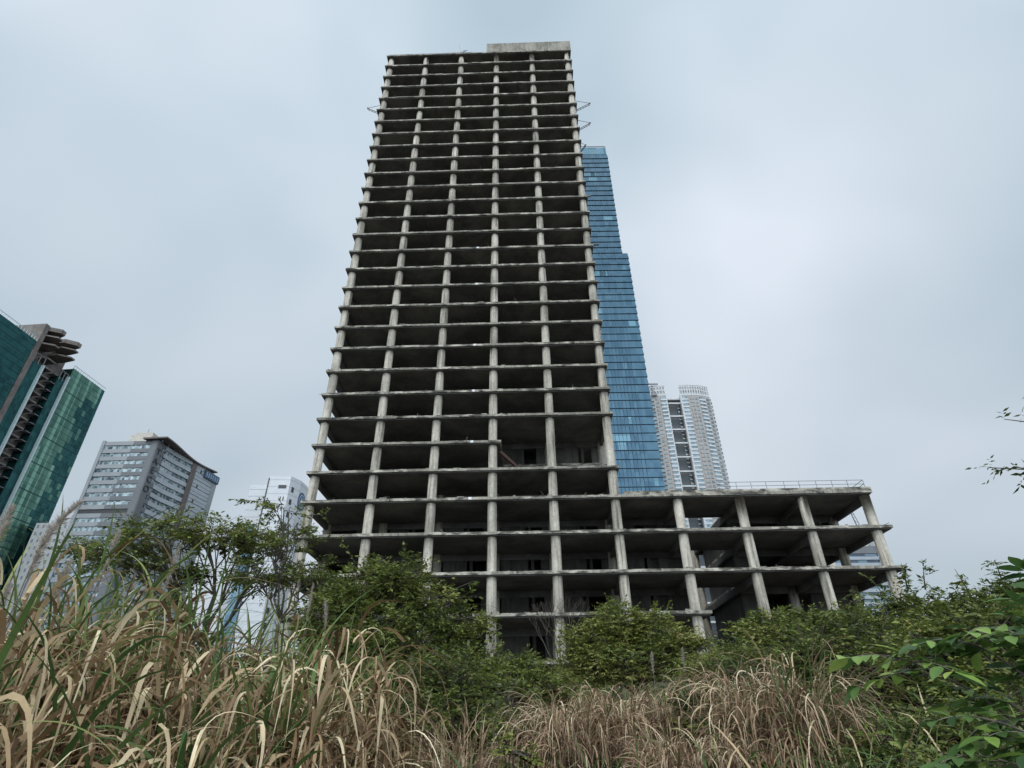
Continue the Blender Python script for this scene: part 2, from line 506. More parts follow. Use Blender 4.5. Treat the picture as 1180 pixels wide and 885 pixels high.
# ---- twin residential tower
M['res_white'] = plain('residential_white', (.46,.47,.48), .8, 0, .1, .3)
M['res_wall'] = plain('residential_wall', (.31,.29,.275), .85, 0, .1, .2)
M['res_glass'] = glass_wall('residential_glass', (.05,.075,.09), (.17,.23,.26), (2.2,2.2,3.2), (.4,.9), .15, .5)
M['res_dark'] = plain('residential_recess', (.06,.07,.08), .5)
def res_tower():
    k = 1.6
    y0 = 238*k
    t = empty('residential_tower', (81*k, y0, GZ), 0, 'twin white apartment tower with stacked balconies and a dark central slot', 'tower')
    ox, oy, oz = t.location
    H = 139.5*k+CAMZ-GZ
    def wx(v): return v*k-ox
    fh = 3.25; n = int(H/fh)
    # wings as shallow bows
    segsL = [(-6.0,'w'),(64.8,'w')]
    left = [(wx(58), 9), (wx(64.5), 2.5), (wx(70), .4), (wx(74.2), 0)]
    right = [(wx(81.2), 0), (wx(86), -.6), (wx(91), .3), (wx(95.8), 3.2), (wx(97.2), 9)]
    mb = MB()
    mb.prism(left+[(wx(74.2), 18), (wx(58), 18)], 0, H); mb.build('left_wing_wall', M['res_wall'], t)
    mb = MB()
    mb.prism(right+[(wx(96.5), 18), (wx(81.2), 18)], 0, H); mb.build('right_wing_wall', M['res_wall'], t)
    mb = MB(); mb.box(wx(74.2)+.01, wx(81.2)-.01, 5, 17, 0, H-1); mb.build('central_slot', M['res_dark'], t)
    # bays: position along polyline -> balcony/glass
    def along(poly, u):
        L = [math.dist(poly[i], poly[i+1]) for i in range(len(poly)-1)]
        tot = sum(L); d = u*tot
        for i, l in enumerate(L):
            if d <= l or i == len(L)-1:
                q = d/l
                return (poly[i][0]+(poly[i+1][0]-poly[i][0])*q, poly[i][1]+(poly[i+1][1]-poly[i][1])*q)
            d -= l
    baysL = [(.30,.42,'win'),(.5,.66,'bal'),(.70,.78,'win'),(.84,1,'whi')]
    baysR = [(0,.17,'whi'),(.22,.32,'win'),(.36,.42,'win'),(.47,.64,'whb'),(.68,.76,'win'),(.80,.93,'whi')]
    for fl in range(n):
        z = fl*fh
        for poly, bays in ((left, baysL), (right, baysR)):
            mb = MB()
            for u0, u1, kind in bays:
                a, b = along(poly, u0), along(poly, u1)
                fr = Frame(a, b, (0,-1))
                if kind == 'win':
                    fr.box(mb, 0, fr.L, -.1, .06, z+1.1, z+2.5, 1)
                    fr.box(mb, -.1, fr.L+.1, 0, .35, z+.85, z+1.0, 2)
                elif kind == 'bal':
                    fr.box(mb, 0, fr.L, 0, 1.1, z-.05, z+.12, 0); fr.box(mb, 0, fr.L, 1.0, 1.1, z+.12, z+1.1, 1)
                    fr.box(mb, .3, fr.L-.3, 0, .05, z+.2, z+2.4, 1)
                else:
                    o = 1.0 if kind == 'whi' else .7
                    fr.box(mb, 0, fr.L, 0, o, z-.2, z+1.15, 0)
                    fr.box(mb, .25, fr.L-.25, 0, o-.35, z+1.16, z+3.04, 1)
            mb.build('storey_bays', [M['res_white'], M['res_glass'], M['res_wall']], t)
    for a in range(0, n, 3):
        z = H-7-a*(fh*3.45/3)
        if z > 0:
            mb = MB(); mb.box(wx(74.2), wx(81.2), .6, 2.2, z, z+1.1); mb.build('bridge_slab', M['res_white'], t)
    mb = MB(); mb.box(wx(74.3), wx(81.1), 2, 15, H-2.5, H-1.5)
    mb.build('bridge_slab', M['res_white'], t)
    mb = MB(); mb.box(wx(80.9), wx(81.6), -.9, 1.0, 0, H+.5); mb.box(wx(73.9), wx(74.4), -.8, .8, 0, H+.5); mb.build('corner_fin', M['res_white'], t)
    for z in np.arange(60, H-4, fh):
        for x in (wx(74.6), wx(79.6)):
            mb = MB(); mb.box(x, x+1.6, 4.2, 5.01, z, z+.9, 0); mb.box(x+.1, x+1.5, 4.6, 5.0, z+.9, z+2.4, 1)
            mb.build('slot_balcony', [M['res_white'], M['res_glass']], t)
    # open crowns
    for poly, nm in ((left[1:], 'roof_crown'), (right[:-1], 'roof_crown')):
        mb = MB()
        for i in range(len(poly)-1):
            fr = Frame(poly[i], poly[i+1], (0,-1)); hh = 9.5
            fr.box(mb, 0, fr.L, -.4, .1, H+.02, H+1.3)
            fr.box(mb, 0, fr.L, -.4, .1, H+hh-.8, H+hh)
            fr.box(mb, 0, fr.L, -.3, .0, H+hh*.5-.3, H+hh*.5+.3)
            m_ = max(2, int(fr.L/1.9))
            for j in range(m_+1):
                s = fr.L*j/m_
                fr.box(mb, max(0,s-.35), min(fr.L,s+.35), -.35, .05, H+1.3, H+hh-.8)
        # screen sheet behind the frame
        for i in range(len(poly)-1):
            fr = Frame(poly[i], poly[i+1], (0,-1))
            fr.box(mb, 0, fr.L, -1.2, -1.0, H, H+8.3)
        mb.build(nm, M['res_white'], t)
    mb = MB(); mb.box(wx(68), wx(68)+.8, -.5, .3, H+.01, H+10); mb.box(wx(65.2), wx(71.2), -.5, .3, H+10, H+11); mb.box(wx(67), wx(70),-.6,.2,H+.02,H+2)
    mb.build('roof_gantry', M['steel'], t)
res_tower()

# ---- grey office block with ribbon windows
M['g_light'] = plain('grey_cladding_light', (.235,.25,.265), .6, .1, .08, .2)
M['g_mid'] = plain('grey_cladding_mid', (.12,.127,.138), .6, .1, .08, .2)
M['g_pale'] = plain('pale_blue_grey_cladding', (.31,.34,.365), .5, .1, .08, .2)
M['g_win'] = glass_wall('office_glass', (.03,.042,.055), (.36,.44,.46), (.9,.9,3.7), (.52,1.05), .2, .3, big=.06)
M['g_dark'] = plain('dark_recess', (.03,.032,.036), .5)
M['g_canopy'] = plain('brown_canopy', (.10,.085,.08), .7)
M['letter'] = plain('dark_lettering', (.02,.022,.028), .5)
M['blue_sign'] = plain('blue_sign_panel', (.03,.055,.09), .5)
M['sign_letter'] = plain('sign_lettering', (.16,.24,.34), .5)
def text_mesh(txt, size, extrude=.1):
    cu = bpy.data.curves.new('text', 'FONT'); cu.body = txt; cu.size = size; cu.extrude = extrude
    cu.align_x = 'CENTER'; cu.align_y = 'CENTER'
    o = bpy.data.objects.new('text', cu); COL.objects.link(o)
    dg = bpy.context.evaluated_depsgraph_get()
    me = bpy.data.meshes.new_from_object(o.evaluated_get(dg))
    bpy.data.objects.remove(o)
    return me
def put_text(txt, size, fr, s, t, z, parent, mat, name='letter'):
    me = text_mesh(txt, size, .12); me.materials.clear(); me.materials.append(mat)
    o = bpy.data.objects.new(name, me); link(o, parent)
    # text lies in XY facing +Z: turn it upright, facing along the frame normal
    right = Vector((-fr.n.y, fr.n.x, 0)); up = Vector((0,0,1)); nn = Vector((fr.n.x, fr.n.y, 0))
    mat4 = Matrix((right, up, nn)).transposed().to_4x4()
    mat4.translation = Vector(fr.p(s, t, z)); o.matrix_local = mat4
    return o
def office():
    k = 1.2
    pts = [S(p, k) for p in [(-152.8,192.1), (-131.9,191.5), (-128.1,211.4), (-125.3,226.2)]]
    t = empty('office_block', (pts[1][0], pts[1][1], GZ), 0, 'grey clad office block with ribbon windows, corner lettering and a wavy brown roof canopy', 'building')
    ox, oy = t.location.x, t.location.y
    P = [(a-ox, b-oy) for a, b in pts]
    H = 95*k+CAMZ-GZ
    # bowed right facade
    mid1 = ((P[1][0]+P[2][0])/2-1.0, (P[1][1]+P[2][1])/2)
    body = [P[0], P[1], mid1, P[2], P[3], (P[3][0]-28, P[3][1]+3), (P[0][0], P[3][1])]
    mb = MB(); mb.prism([(x*.999,y*.999) for x,y in body], 0, H); mb.build('wall', M['g_mid'], t)
    fh = 3.69; n = int(H/fh)
    f1 = Frame(P[0], P[1], (0,-1)); fa = Frame(P[1], mid1, (1,0)); fb = Frame(mid1, P[2], (1,0)); f2 = Frame(P[2], P[3], (1,0))
    random.seed(21)
    for i in range(n):
        z1 = H-i*fh-.02
        mb = MB()
        zc = z1-1.85   # spandrel height, then window ribbon
        split = .57-.012*i+random.choice([0,0,.02])
        f1.box(mb, 1.4, f1.L*max(.34,split), 0, .35, zc, z1, 0)
        f1.box(mb, f1.L*max(.34,split), f1.L-2.6, 0, .32, zc, z1, 1)
        if i == 8: f1.box(mb, 1.4, f1.L-2.6, 0, .05, zc-1.83, zc, 4)
        else: f1.box(mb, 1.4, f1.L-2.6, 0, .04, zc-1.83, zc, 2)
        for fr, a, b in ((fa, 5.2+.4*random.random(), fa.L), (fb, 0, fb.L-1.2)):
            fr.box(mb, a, b, 0, .5, zc, z1, 3); fr.box(mb, max(a-1.5,3.2 if fr is fa else 0), b, 0, .06, zc-1.83, zc, 2)
        fa.box(mb, 3.0, 5.2, 0, .3, zc, z1, 1)
        f2.box(mb, 1.8, f2.L-3.0, 0, .4, zc+.1, z1, 3); f2.box(mb, 1.8, f2.L-3, 0, .32, zc-1.5, zc+.02, 5)
        if i % 2 == 0: f2.box(mb, 5.2, 6.0, .32, .46, zc-1.5, zc+.1, 4)
        mb.build('storey_band', [M['g_light'], M['g_mid'], M['g_win'], M['g_pale'], M['g_dark'], M['g_pale']], t)
    mb = MB()
    f1.box(mb, 0, 1.4, 0, .7, 0, H+.4); mb.build('end_pier', M['g_light'], t)
    mb = MB(); f1.box(mb, f1.L-2.6, f1.L+.01, 0, .5, 0, H+.2); fa.box(mb, -.4, 3.0, 0, .5, 0, H+.2); mb.build('corner_pier', M['g_mid'], t)
    mb = MB(); fb.box(mb, fb.L-1.2, fb.L, 0, .9, 0, H-.5); f2.box(mb, 0, 1.6, .002, .9, 0, H-.5); mb.build('recess_pier', M['g_canopy'], t)
    mb = MB(); f2.box(mb, f2.L-3.0, f2.L, 0, .6, 0, H-1); mb.build('end_pier', M['g_light'], t)
    # roof house
    mb = MB(); mb.box(f1.a.x+12, P[1][0]-5, 2, 13, H, H+5.2); mb.box(f1.a.x+9, f1.a.x+14, 3.5, 12, H, H+4.1)
    mb.box(f1.a.x+9.6, f1.a.x+11, 3.4, 6, H+4.1, H+5); mb.build('roof_house', M['beige'], t)
    mb = MB(); mb.bar((P[1][0]-9,4,H+5),(P[1][0]-9,4,H+8),.15); mb.bar((P[1][0]-8,5,H+5),(P[1][0]-8,5,H+7),.1); mb.build('antenna', M['steel'], t)
    # wavy canopy: strip along right side, standing 3 m above the roof
    mb = MB(); N = 24
    tops = []; 
    for i in range(N+1):
        u = i/N; y = -2+u*(P[3][1]-1); 
        wv = .55*sin(u*pi*2.1+.5)+1.0
        x0 = -6+(P[3][0]*u); x1 = 4.6+P[3][0]*u*.55-2.2*abs(sin(u*pi*1.0))*.6
        z = H-1.2+wv
        tops.append((x0,x1,y,z))
    vs = []
    for x0,x1,y,z in tops: vs += [(x0,y,z),(x1,y,z+.5),(x1,y,z+1.1),(x0,y,z+.8)]
    fs = []
    for i in range(N):
        a = i*4; b = a+4
        for q in range(4): fs.append((a+q, b+q, b+(q+1)%4, a+(q+1)%4))
    fs += [(0,1,2,3), (N*4+3,N*4+2,N*4+1,N*4)]
    mb.add(vs, fs); mb.build('roof_canopy', M['g_canopy'], t)
    mb = MB()
    for i in range(1, N, 3):
        x0,x1,y,z = tops[i]; mb.box(x0+1, x0+1.5, y, y+.5, H, z+.1); mb.box(x1-3, x1-2.6, y, y+.5, H-.5, z+.2)
    mb.build('canopy_post', M['steel'], t)
    for i, ch in enumerate('TAECO'):
        put_text(ch, 4.1, fa, 1.5, .66, H-5.0-i*4.3, t, M['letter'])
    mb = MB(); f2.box(mb, f2.L-10.5, f2.L+.3, .7, 1.2, H-4.4, H-.6); mb.build('sign_panel', M['blue_sign'], t)
    for i in range(6):   # unreadable raised characters
        mb = MB(); f2.box(mb, f2.L-9.6+i*1.6, f2.L-8.7+i*1.6, 1.2, 1.3, H-3.8, H-1.4); 
        f2.box(mb, f2.L-9.3+i*1.6, f2.L-8.9+i*1.6, 1.3, 1.35, H-3.4, H-1.9)
        mb.build('sign_mark', M['sign_letter'], t)
office()

# ---- green glass building with an unfinished core, far left
M['gr_dark'] = glass_wall('green_glass_dark', (.012,.055,.055), (.025,.10,.10), (1.5,1.5,2.4), (.45,.8), .12, .8)
M['gr_bright'] = glass_wall('green_glass_bright', (.075,.16,.125), (.20,.37,.285), (1.2,2.5,40), (.55,.72), .15, .7, big=.015)
M['gr_deep'] = plain('green_glass_spandrel', (.012,.05,.045), .3, .5)
M['fin'] = plain('pale_fin', (.42,.50,.51), .5, .2)
M['brown_conc'] = concrete('brown_concrete', (.18,.16,.152), (.11,.098,.093), (.5,.5,.5))
def green_building():
    k = 1.3
    X = -181*k
    t = empty('green_glass_building', (X, 175*k, GZ), -.083, 'dark green glass office towers around an unfinished concrete core, leaning in at far left', 'tower')
    oy = 175*k
    H = 130*k+CAMZ-GZ
    def Y(v): return v*k-oy
    fr = Frame((0, Y(120)), (0, Y(213.3)), (1,0))   # s runs away from the viewer
    def sY(v): return (v-120)*k
    def sk(v): return .21*(v-175)*k*0            # facade stays in one plane
    # left volume
    fh = 3.35; n = int(H/fh)
    random.seed(4)
    mb = MB(); mb.box(-28, -.4, Y(120), Y(175.6), 0, H-.2); mb.build('left_volume', M['gr_deep'], t)
    mb = MB(); mb.box(-28, -.4, Y(194.8), Y(213), 0, H-.2); mb.build('right_volume', M['gr_deep'], t)
    for i in range(n):
        z1 = H-i*fh; z0 = z1-fh
        mb = MB(); fr.box(mb, 0, sY(175.4), -.4, 0, z0+.35, z1-.02, 0); 
        fr.box(mb, 0, sY(175.4)-.02, -.38, -.1, z0, z0+.35, 1)
        mb.build('glazing_band', [M['gr_dark'], M['gr_deep']], t)
        mb = MB()
        gl = 0 if (i < 3) else 0
        wR = sY(213)-sY(194.6)
        edge = .58+.06*sin(i*.8) if i > 2 else .93
        s0 = sY(194.6)
        m_ = 12
        for j in range(m_):
            a = s0+wR*j/m_; b = s0+wR*(j+1)/m_
            u = (j+.5)/m_
            if u < edge: mi = 2 if j % 2 == 0 else 3
            else: mi = 0 if random.random() < .9 else 3
            hh = .5 if (i % 4 == 3) else .16
            fr.box(mb, a+.04, b-.04, -.4, .0, z0+hh, z1-.03, mi)
        fr.box(mb, s0+.1, s0+wR-.1, -.42, -.12, z0, z0+(.5 if i % 4 == 3 else .16), 1)
        mb.build('glazing_band', [M['gr_dark'], M['gr_deep'], M['gr_bright'], M['gr_mid']], t)
    # roof rails
    mb = MB()
    for a, b in ((120,175.4),(194.6,213)):
        fr.box(mb, sY(a), sY(b), -.1, .1, H+1.6, H+1.8)
        for s in np.arange(sY(a), sY(b), 1.6): fr.box(mb, s, s+.14, -.1, .1, H-.1, H+1.6)
    mb.build('roof_rail', M['fin'], t)
    # concrete strip, dark strips and pale fins between the two volumes
    mb = MB(); mb.box(-17, .25, Y(175.7), Y(177.6), 0, H+11); mb.build('core_wall', M['brown_conc'], t)
    mb = MB(); mb.box(-9, -.6, Y(178.0), Y(182.0), 0, H-9); mb.build('dark_glass_strip', M['gr_dark'], t)
    mb = MB(); mb.box(-.6, .9, Y(182.0), Y(182.6), 0, H-9); mb.box(-.6, .9, Y(193.8), Y(194.4), 0, H-6); mb.build('vertical_fin', M['fin'], t)
    mb = MB(); mb.box(-9, -.8, Y(190.6), Y(193.7), 0, H-8); mb.build('dark_glass_strip', M['gr_dark'], t)
    mb = MB(); mb.box(-14, -5.5, Y(178), Y(194), 0, H+7); mb.build('inner_core_wall', M['brown_conc'], t)
    for i in range(44):
        z = H+10.6-i*4.7
        if z < 4: break
        mb = MB()
        if i < 3:
            mb.prism([(-8,Y(177.7)),(.3,Y(177.7)),(5.0,Y(179.6)),(5.0,Y(181.6)),(-1,Y(183.3)),(-8,Y(183.3))], z-(2.3 if i == 0 else .8), z)
            mb.prism([(-8,Y(185.5)),(.3,Y(185.5)),(5.0,Y(188)),(5.0,Y(190)),(-1,Y(191)),(-8,Y(191))], z-(2.3 if i == 0 else .8), z-.01)
        else:
            mb.box(-7, -.2, Y(182.7), Y(186.8), z-.7, z); 
        mb.build('balcony_slab', M['brown_conc'], t)
        if i > 3:
            mb = MB(); mb.box(-5.5, -4.0, Y(182.7), Y(186.8), z, z+1.1); mb.box(-5, -.9, Y(188.4), Y(190.5), z-.3, z); mb.build('landing', M['steel'], t)
    for qs in ((178, 180.2, 182.4), (190.8, 192.4, 194)):
        mb = MB()
        for q in qs: mb.bar((-.4, Y(q), H-10), (-.4, Y(q), H-4.5), .35)
        mb.bar((-.4,Y(qs[0]),H-4.7),(-.4,Y(qs[2]),H-4.7),.35)
        mb.build('steel_frame', M['steel'], t)
M['gr_mid'] = glass_wall('green_glass_mid', (.05,.125,.10), (.10,.22,.17), (2,2,3.35), (.4,.9), .15, .7)
green_building()

# ---- white tower with a round emblem
M['w_clad'] = plain('white_panel_cladding', (.50,.52,.54), .6, 0, .06, .15)
M['joint'] = plain('panel_joint', (.25,.27,.30), .7)
M['navy'] = plain('navy_emblem', (.02,.06,.13), .5)
M['navy_light'] = plain('emblem_light', (.30,.42,.52), .5)
M['lowglass'] = glass_wall('pale_blue_glass', (.05,.10,.14), (.13,.21,.26), (2.5,2.5,4), (.45,.9), .15, .6)
def white_tower():
    p = [(-133.6,275.2),(-126.5,274.8)]
    t = empty('emblem_tower', (-119, 262, GZ), 0, 'white panelled tower with a round navy emblem, seen between tree crown and skeleton', 'tower')
    ox, oy = -119, 262
    H = 110+CAMZ-GZ
    main = [(-119.4,261.7),(-109,262.3),(-106,268.3),(-105.4,276),(-107,290),(-121,290)]
    main = [(a-ox,b-oy) for a,b in main]
    mb = MB(); mb.prism(main, 0, H); mb.build('main_block', M['w_clad'], t)
    mb = MB(); mb.box(-134-ox, -120.5-ox, 12.5, 30, 0, H+.5); mb.build('rear_block', M['w_clad'], t)
    f = Frame(main[0], main[1], (0,-1)); f2 = Frame(main[1], main[2], (1,0)); f3 = Frame(main[2], main[3], (1,0))
    for z in np.arange(3, H, 3.6):
        mb = MB()
        for g in (f, f2, f3): g.box(mb, .02, g.L-.02, 0, .03, z, z+.14)
        mb.build('panel_joint', M['joint'], t)
        mb = MB(); mb.box(-133.9-ox, -121-ox, 12.44, 12.5, z, z+.14); mb.build('panel_joint', M['joint'], t)
    mb = MB(); f.box(mb, -.2, .25, 0, .3, 0, H-1); mb.build('dark_reveal', M['g_dark'], t)
    def win(g, *a):
        mb = MB(); g.box(mb, *a); mb.build('window', M['g_dark'], t)
    win(f, 5.2, 9.0, .03, .12, H-6.3, H-4.6)
    for z in (H-10.5, H-15.5, H-22):
        win(f, 7.0, 7.5, .03, .12, z-2, z); win(f, 8.4, 8.9, .03, .12, z-2, z)
    for z in np.arange(H-5, 10, -6.2): win(f2, 1.6, 3.0, .03, .15, z-2.6, z)
    mb = MB(); mb.box(-131-ox, -124-ox, 12.35, 12.5, 0, H-24); mb.box(-131-ox, -127-ox, 12.36, 12.5, H-24, H-20)
    mb.build('glazed_front', M['lowglass'], t)
    # emblem: disc, ring and bars
    ex = f3.L*.5; ez = H-9.5
    def disc(r, t0, t1, mat, name, inner=None):
        mb = MB(); n = 28; vs = []
        for tt in (t0, t1):
            for i in range(n): vs.append(f3.p(ex+r*cos(2*pi*i/n), tt, ez+r*1.15*sin(2*pi*i/n)))
        fs = [tuple(range(n)), tuple(range(2*n-1,n-1,-1))]+[(i,(i+1)%n,(i+1)%n+n,i+n) for i in range(n)]
        mb.add(vs, fs); return mb.build(name, mat, t)
    disc(3.9, 0, .25, M['navy'], 'emblem_disc'); disc(2.9, .25, .3, M['navy_light'], 'emblem_ring'); disc(2.45, .3, .35, M['navy'], 'emblem_centre')
    mb = MB(); f3.box(mb, ex-1.1, ex-.5, .35, .4, ez-1.8, ez+1.8); f3.box(mb, ex+.5, ex+1.1, .35, .4, ez-1.8, ez+1.8); f3.box(mb, ex-1.1, ex+1.1, .352, .398, ez-.3, ez+.3)
    mb.build('emblem_mark', M['navy_light'], t)
white_tower()

# ---- small white block between green glass and grey office
def small_white():
    H = 90+CAMZ-GZ; t = empty('white_block', (-214, 266, GZ), 0, 'slim white apartment block squeezed between green glass tower and grey office', 'building')
    mb = MB(); mb.box(-14, 12, 0, 20, 0, H-1); mb.box(-1, 5, 2, 10, H-1, H+2.5); mb.build('wall', M['offwhite'], t)
    rest = MB()
    for z in np.arange(4, H-3, 3.4):
        for x in np.arange(-13, 11, 2.6):
            mb = MB() if z > H-33 else rest
            mb.box(x, x+.9, -.06, .05, z, z+1.5)
            if mb is not rest: mb.build('window', M['joint'], t)
    tag(rest.build('lower_windows', M['joint'], t), kind='stuff')
    mb = MB(); mb.box(-7, -6, -.5, 0, 0, H); mb.build('pier', M['w_clad'], t)
    mb = MB(); mb.box(0, 4, 1.9, 4, H+2.5, H+3.3); mb.build('roof_cap', M['rust'], t)
small_white()

# ---- ribbon-glazed block, beige block and crane seen through the podium
M['rib_glass'] = glass_wall('ribbon_glass', (.02,.03,.045), (.08,.12,.15), (2.5,2.5,1.2), (.45,.85), .12, .6)
M['rib_span'] = plain('ribbon_spandrel', (.25,.28,.31), .5, .1, .1, .3)
def ribbon_block():
    H = 45.5+CAMZ-GZ; t = empty('ribbon_block', (98, 163.6, GZ), 0, 'dark office block with pale horizontal ribbon glazing seen behind the right podium columns', 'building')
    mb = MB(); mb.box(-13, 5.2, .5, 22, 0, H); mb.build('wall', M['g_mid'], t)
    n = int((H-2)/1.75)
    for i in range(n):
        z = H-2.2-i*1.75
        mb = MB(); mb.box(-13.2, 5.0, .2, 20, z-.85, z, 0); mb.box(-13.1, 5.1, -.1, 21, z-1.749, z-.85, 1)
        if i == 0: mb.box(-13, 5.3, -.05, 20, z+.01, z+2.1, 2)
        mb.build('storey_band', [M['rib_glass'], M['rib_span'], M['g_mid']], t)
    mb = MB(); mb.box(5.25, 6.0, -.4, 1, 0, H+1.5); mb.box(-13.8, -13.2, -.4, 1, 0, H); mb.build('end_pier', M['w_clad'], t)
    mb = MB(); mb.box(-2, 4.5, 2, 10, H, H+2.2); mb.box(0, 4, 2.5, 8, H+2.2, H+4.2); mb.build('roof_house', M['beige'], t)
ribbon_block()
def beige_block():
    H = 41+CAMZ-GZ; t = empty('beige_block', (82.8, 154, GZ), 0, 'plain beige building end wall glimpsed beside ribbon-glazed block under the podium', 'building')
    mb = MB(); mb.box(-3.0, 2.2, 0, 9, 0, H); mb.box(-3.2,2.4,-.2,9.2,H,H+.5); mb.build('wall', M['beige'], t)
    for z in np.arange(4, H-4, 3.5):
        mb = MB(); mb.box(-2, -.8, -.08, .05, z, z+1.4); mb.box(.4, 1.6, -.08, .05, z, z+1.4); mb.build('window', M['g_dark'], t)
beige_block()
def crane():
    t = empty('tower_crane', (124, 200, GZ), 0, 'distant lattice crane jib rising above ribbon-glazed block behind podium corner', 'crane')
    mb = MB(); h = 60
    for a, b in ((-1,-1),(1,-1),(1,1),(-1,1)): mb.bar((a*.8,b*.8,0),(a*.8,b*.8,h-8),.18)
    for i in range(int((h-8)/2)):
        z = i*2; s = 1 if i%2 else -1
        mb.bar((-.8*s,-.8,z),(.8*s,-.8,z+2),.1); mb.bar((-.8*s,.8,z),(.8*s,.8,z+2),.1); mb.bar((-.8,.8*s,z),(-.8,-.8*s,z+2),.1)
    mb.build('mast', M['steel'], t)
    mb = MB(); a0 = Vector((0,0,h-9)); a1 = Vector((-4.2,-2,h+7))
    for o in ((-.9,0),(.9,0),(0,.9)):
        mb.bar(a0+Vector((o[0],o[1],0)), a1+Vector((o[0]*.3,o[1]*.3,0)), .16)
    for i in range(12):
        p = a0.lerp(a1,i/12); q = a0.lerp(a1,(i+1)/12); w = .9-.6*i/12; s = 1 if i%2 else -1
        mb.bar(p+Vector((-w*s,0,0)), q+Vector((w*s,0,0)), .1)
    mb.build('jib', M['steel'], t)
crane()
def teal_low():
    t = empty('teal_glass_hall', (60, 118, GZ), 0, 'low teal glazed hall with white bands seen under the podium deck', 'building')
    mb = MB(); mb.box(-14, 9, .6, 18, 0, 17.5); mb.build('wall', M['offwhite'], t)
    for i in range(5):
        z = i*3.4
        mb = MB(); mb.box(-14.1, 9.1, 0, 17, z+.8, z+3.2, 0); mb.box(-14.3, 9.3, -.3, 17.5, z, z+.78, 1)
        mb.build('storey_band', [M['lowglass'], M['white']], t)
teal_low()
def site_house():
    for i, (x, y, w, h, lab) in enumerate([(33.5, 100, 5.5, 9.5, 'small white flat-roofed house visible through the gap beside the stair wall'),
                                       (20.5, 93, 3.2, 2.8, 'little white site cabin glimpsed below the lowest podium slab')]):
        t = empty('white_house', (x, y, GZ), 0, lab, 'house')
        mb = MB(); mb.box(-w, w, 0, 7, 0, h); mb.box(-w-.4, w+.4, -.5, 7.5, h, h+.5)
        for z in np.arange(3.2, h, 3.1): mb.box(-w-.3, w+.3, -.6, 0, z-.4, z)
        mb.build('wall', M['white'], t)
        for z in np.arange(0.9, h-1, 3.1):
            for q in np.arange(-w+.5, w-1, 2.0):
                mb = MB(); mb.box(q, q+1.1, -.05, .05, z, z+1.4); mb.build('window', M['g_dark'], t)
site_house()

# ================================================================== VEGETATION
def attr_mesh(name, V, Fq, tint, mat, parent=None, smooth=False):
    """numpy mesh with one 'tint' value per face; Fq (n,4) quads or (n,3)"""
    me = bpy.data.meshes.new(name)
    k = Fq.shape[1]
    me.vertices.add(len(V)); me.vertices.foreach_set('co', V.astype(np.float32).ravel())
    me.loops.add(Fq.size); me.loops.foreach_set('vertex_index', Fq.astype(np.int32).ravel())
    me.polygons.add(len(Fq)); me.polygons.foreach_set('loop_start', np.arange(0, Fq.size, k, dtype=np.int32))
    if smooth: me.polygons.foreach_set('use_smooth', np.ones(len(Fq), dtype=bool))
    a = me.attributes.new('tint', 'FLOAT', 'FACE'); a.data.foreach_set('value', tint.astype(np.float32))
    me.materials.append(mat); me.update(calc_edges=True)
    return link(bpy.data.objects.new(name, me), parent)

def leaf_mat(name, stops, rough=.5, trans=.35, spec=.3):
    m, nt, b = newmat(name)
    at = node(nt, 'ShaderNodeAttribute', attribute_name='tint')
    col = ramp(nt, at.outputs['Fac'], stops)
    v = coords(nt); col = mix(nt, .4, col, ramp(nt, noise(nt, v, 14, 3, .6), [(.3,(.7,.7,.7)),(.7,(1.2,1.2,1.2))]), 'MULTIPLY')
    nt.links.new(col, b.inputs['Base Color']); b.inputs['Roughness'].default_value = rough
    b.inputs['Specular IOR Level'].default_value = spec
    tr = node(nt, 'ShaderNodeBsdfTranslucent'); nt.links.new(col, tr.inputs[0])
    ms = node(nt, 'ShaderNodeMixShader'); ms.inputs[0].default_value = trans
    out = nt.nodes['Material Output']
    nt.links.new(b.outputs[0], ms.inputs[1]); nt.links.new(tr.outputs[0], ms.inputs[2]); nt.links.new(ms.outputs[0], out.inputs[0])
    return m

M['grass'] = leaf_mat('elephant_grass_blades', [(0,(.06,.032,.018)),(.2,(.17,.10,.052)),(.40,(.38,.27,.15)),(.56,(.72,.61,.41)),(.62,(.26,.27,.10)),(.8,(.10,.155,.045)),(1,(.045,.09,.025))], .6, .25, .25)
M['dry'] = leaf_mat('dry_grass_blades', [(0,(.07,.042,.03)),(.18,(.19,.115,.075)),(.36,(.36,.25,.155)),(.56,(.64,.52,.36)),(.62,(.24,.23,.11)),(.8,(.10,.14,.05)),(1,(.05,.085,.03))], .6, .25, .25)
M['plume'] = leaf_mat('plume_hairs', [(0,(.35,.31,.27)),(1,(.62,.56,.50))], .8, .4, .1)
M['leaf'] = leaf_mat('shrub_leaves', [(0,(.04,.052,.016)),(.35,(.082,.108,.024)),(.7,(.155,.185,.038)),(.93,(.24,.26,.065)),(1,(.30,.27,.10))], .5, .3, .35)
M['leaf_b'] = leaf_mat('broad_leaves', [(0,(.035,.075,.026)),(.5,(.085,.16,.04)),(.85,(.19,.30,.06)),(1,(.30,.38,.09))], .5, .35, .35)
M['bark'] = plain('bark', (.055,.045,.035), .9, 0, .4, 8)
M['twig'] = plain('grey_twigs', (.14,.12,.10), .9, 0, .3, 8)

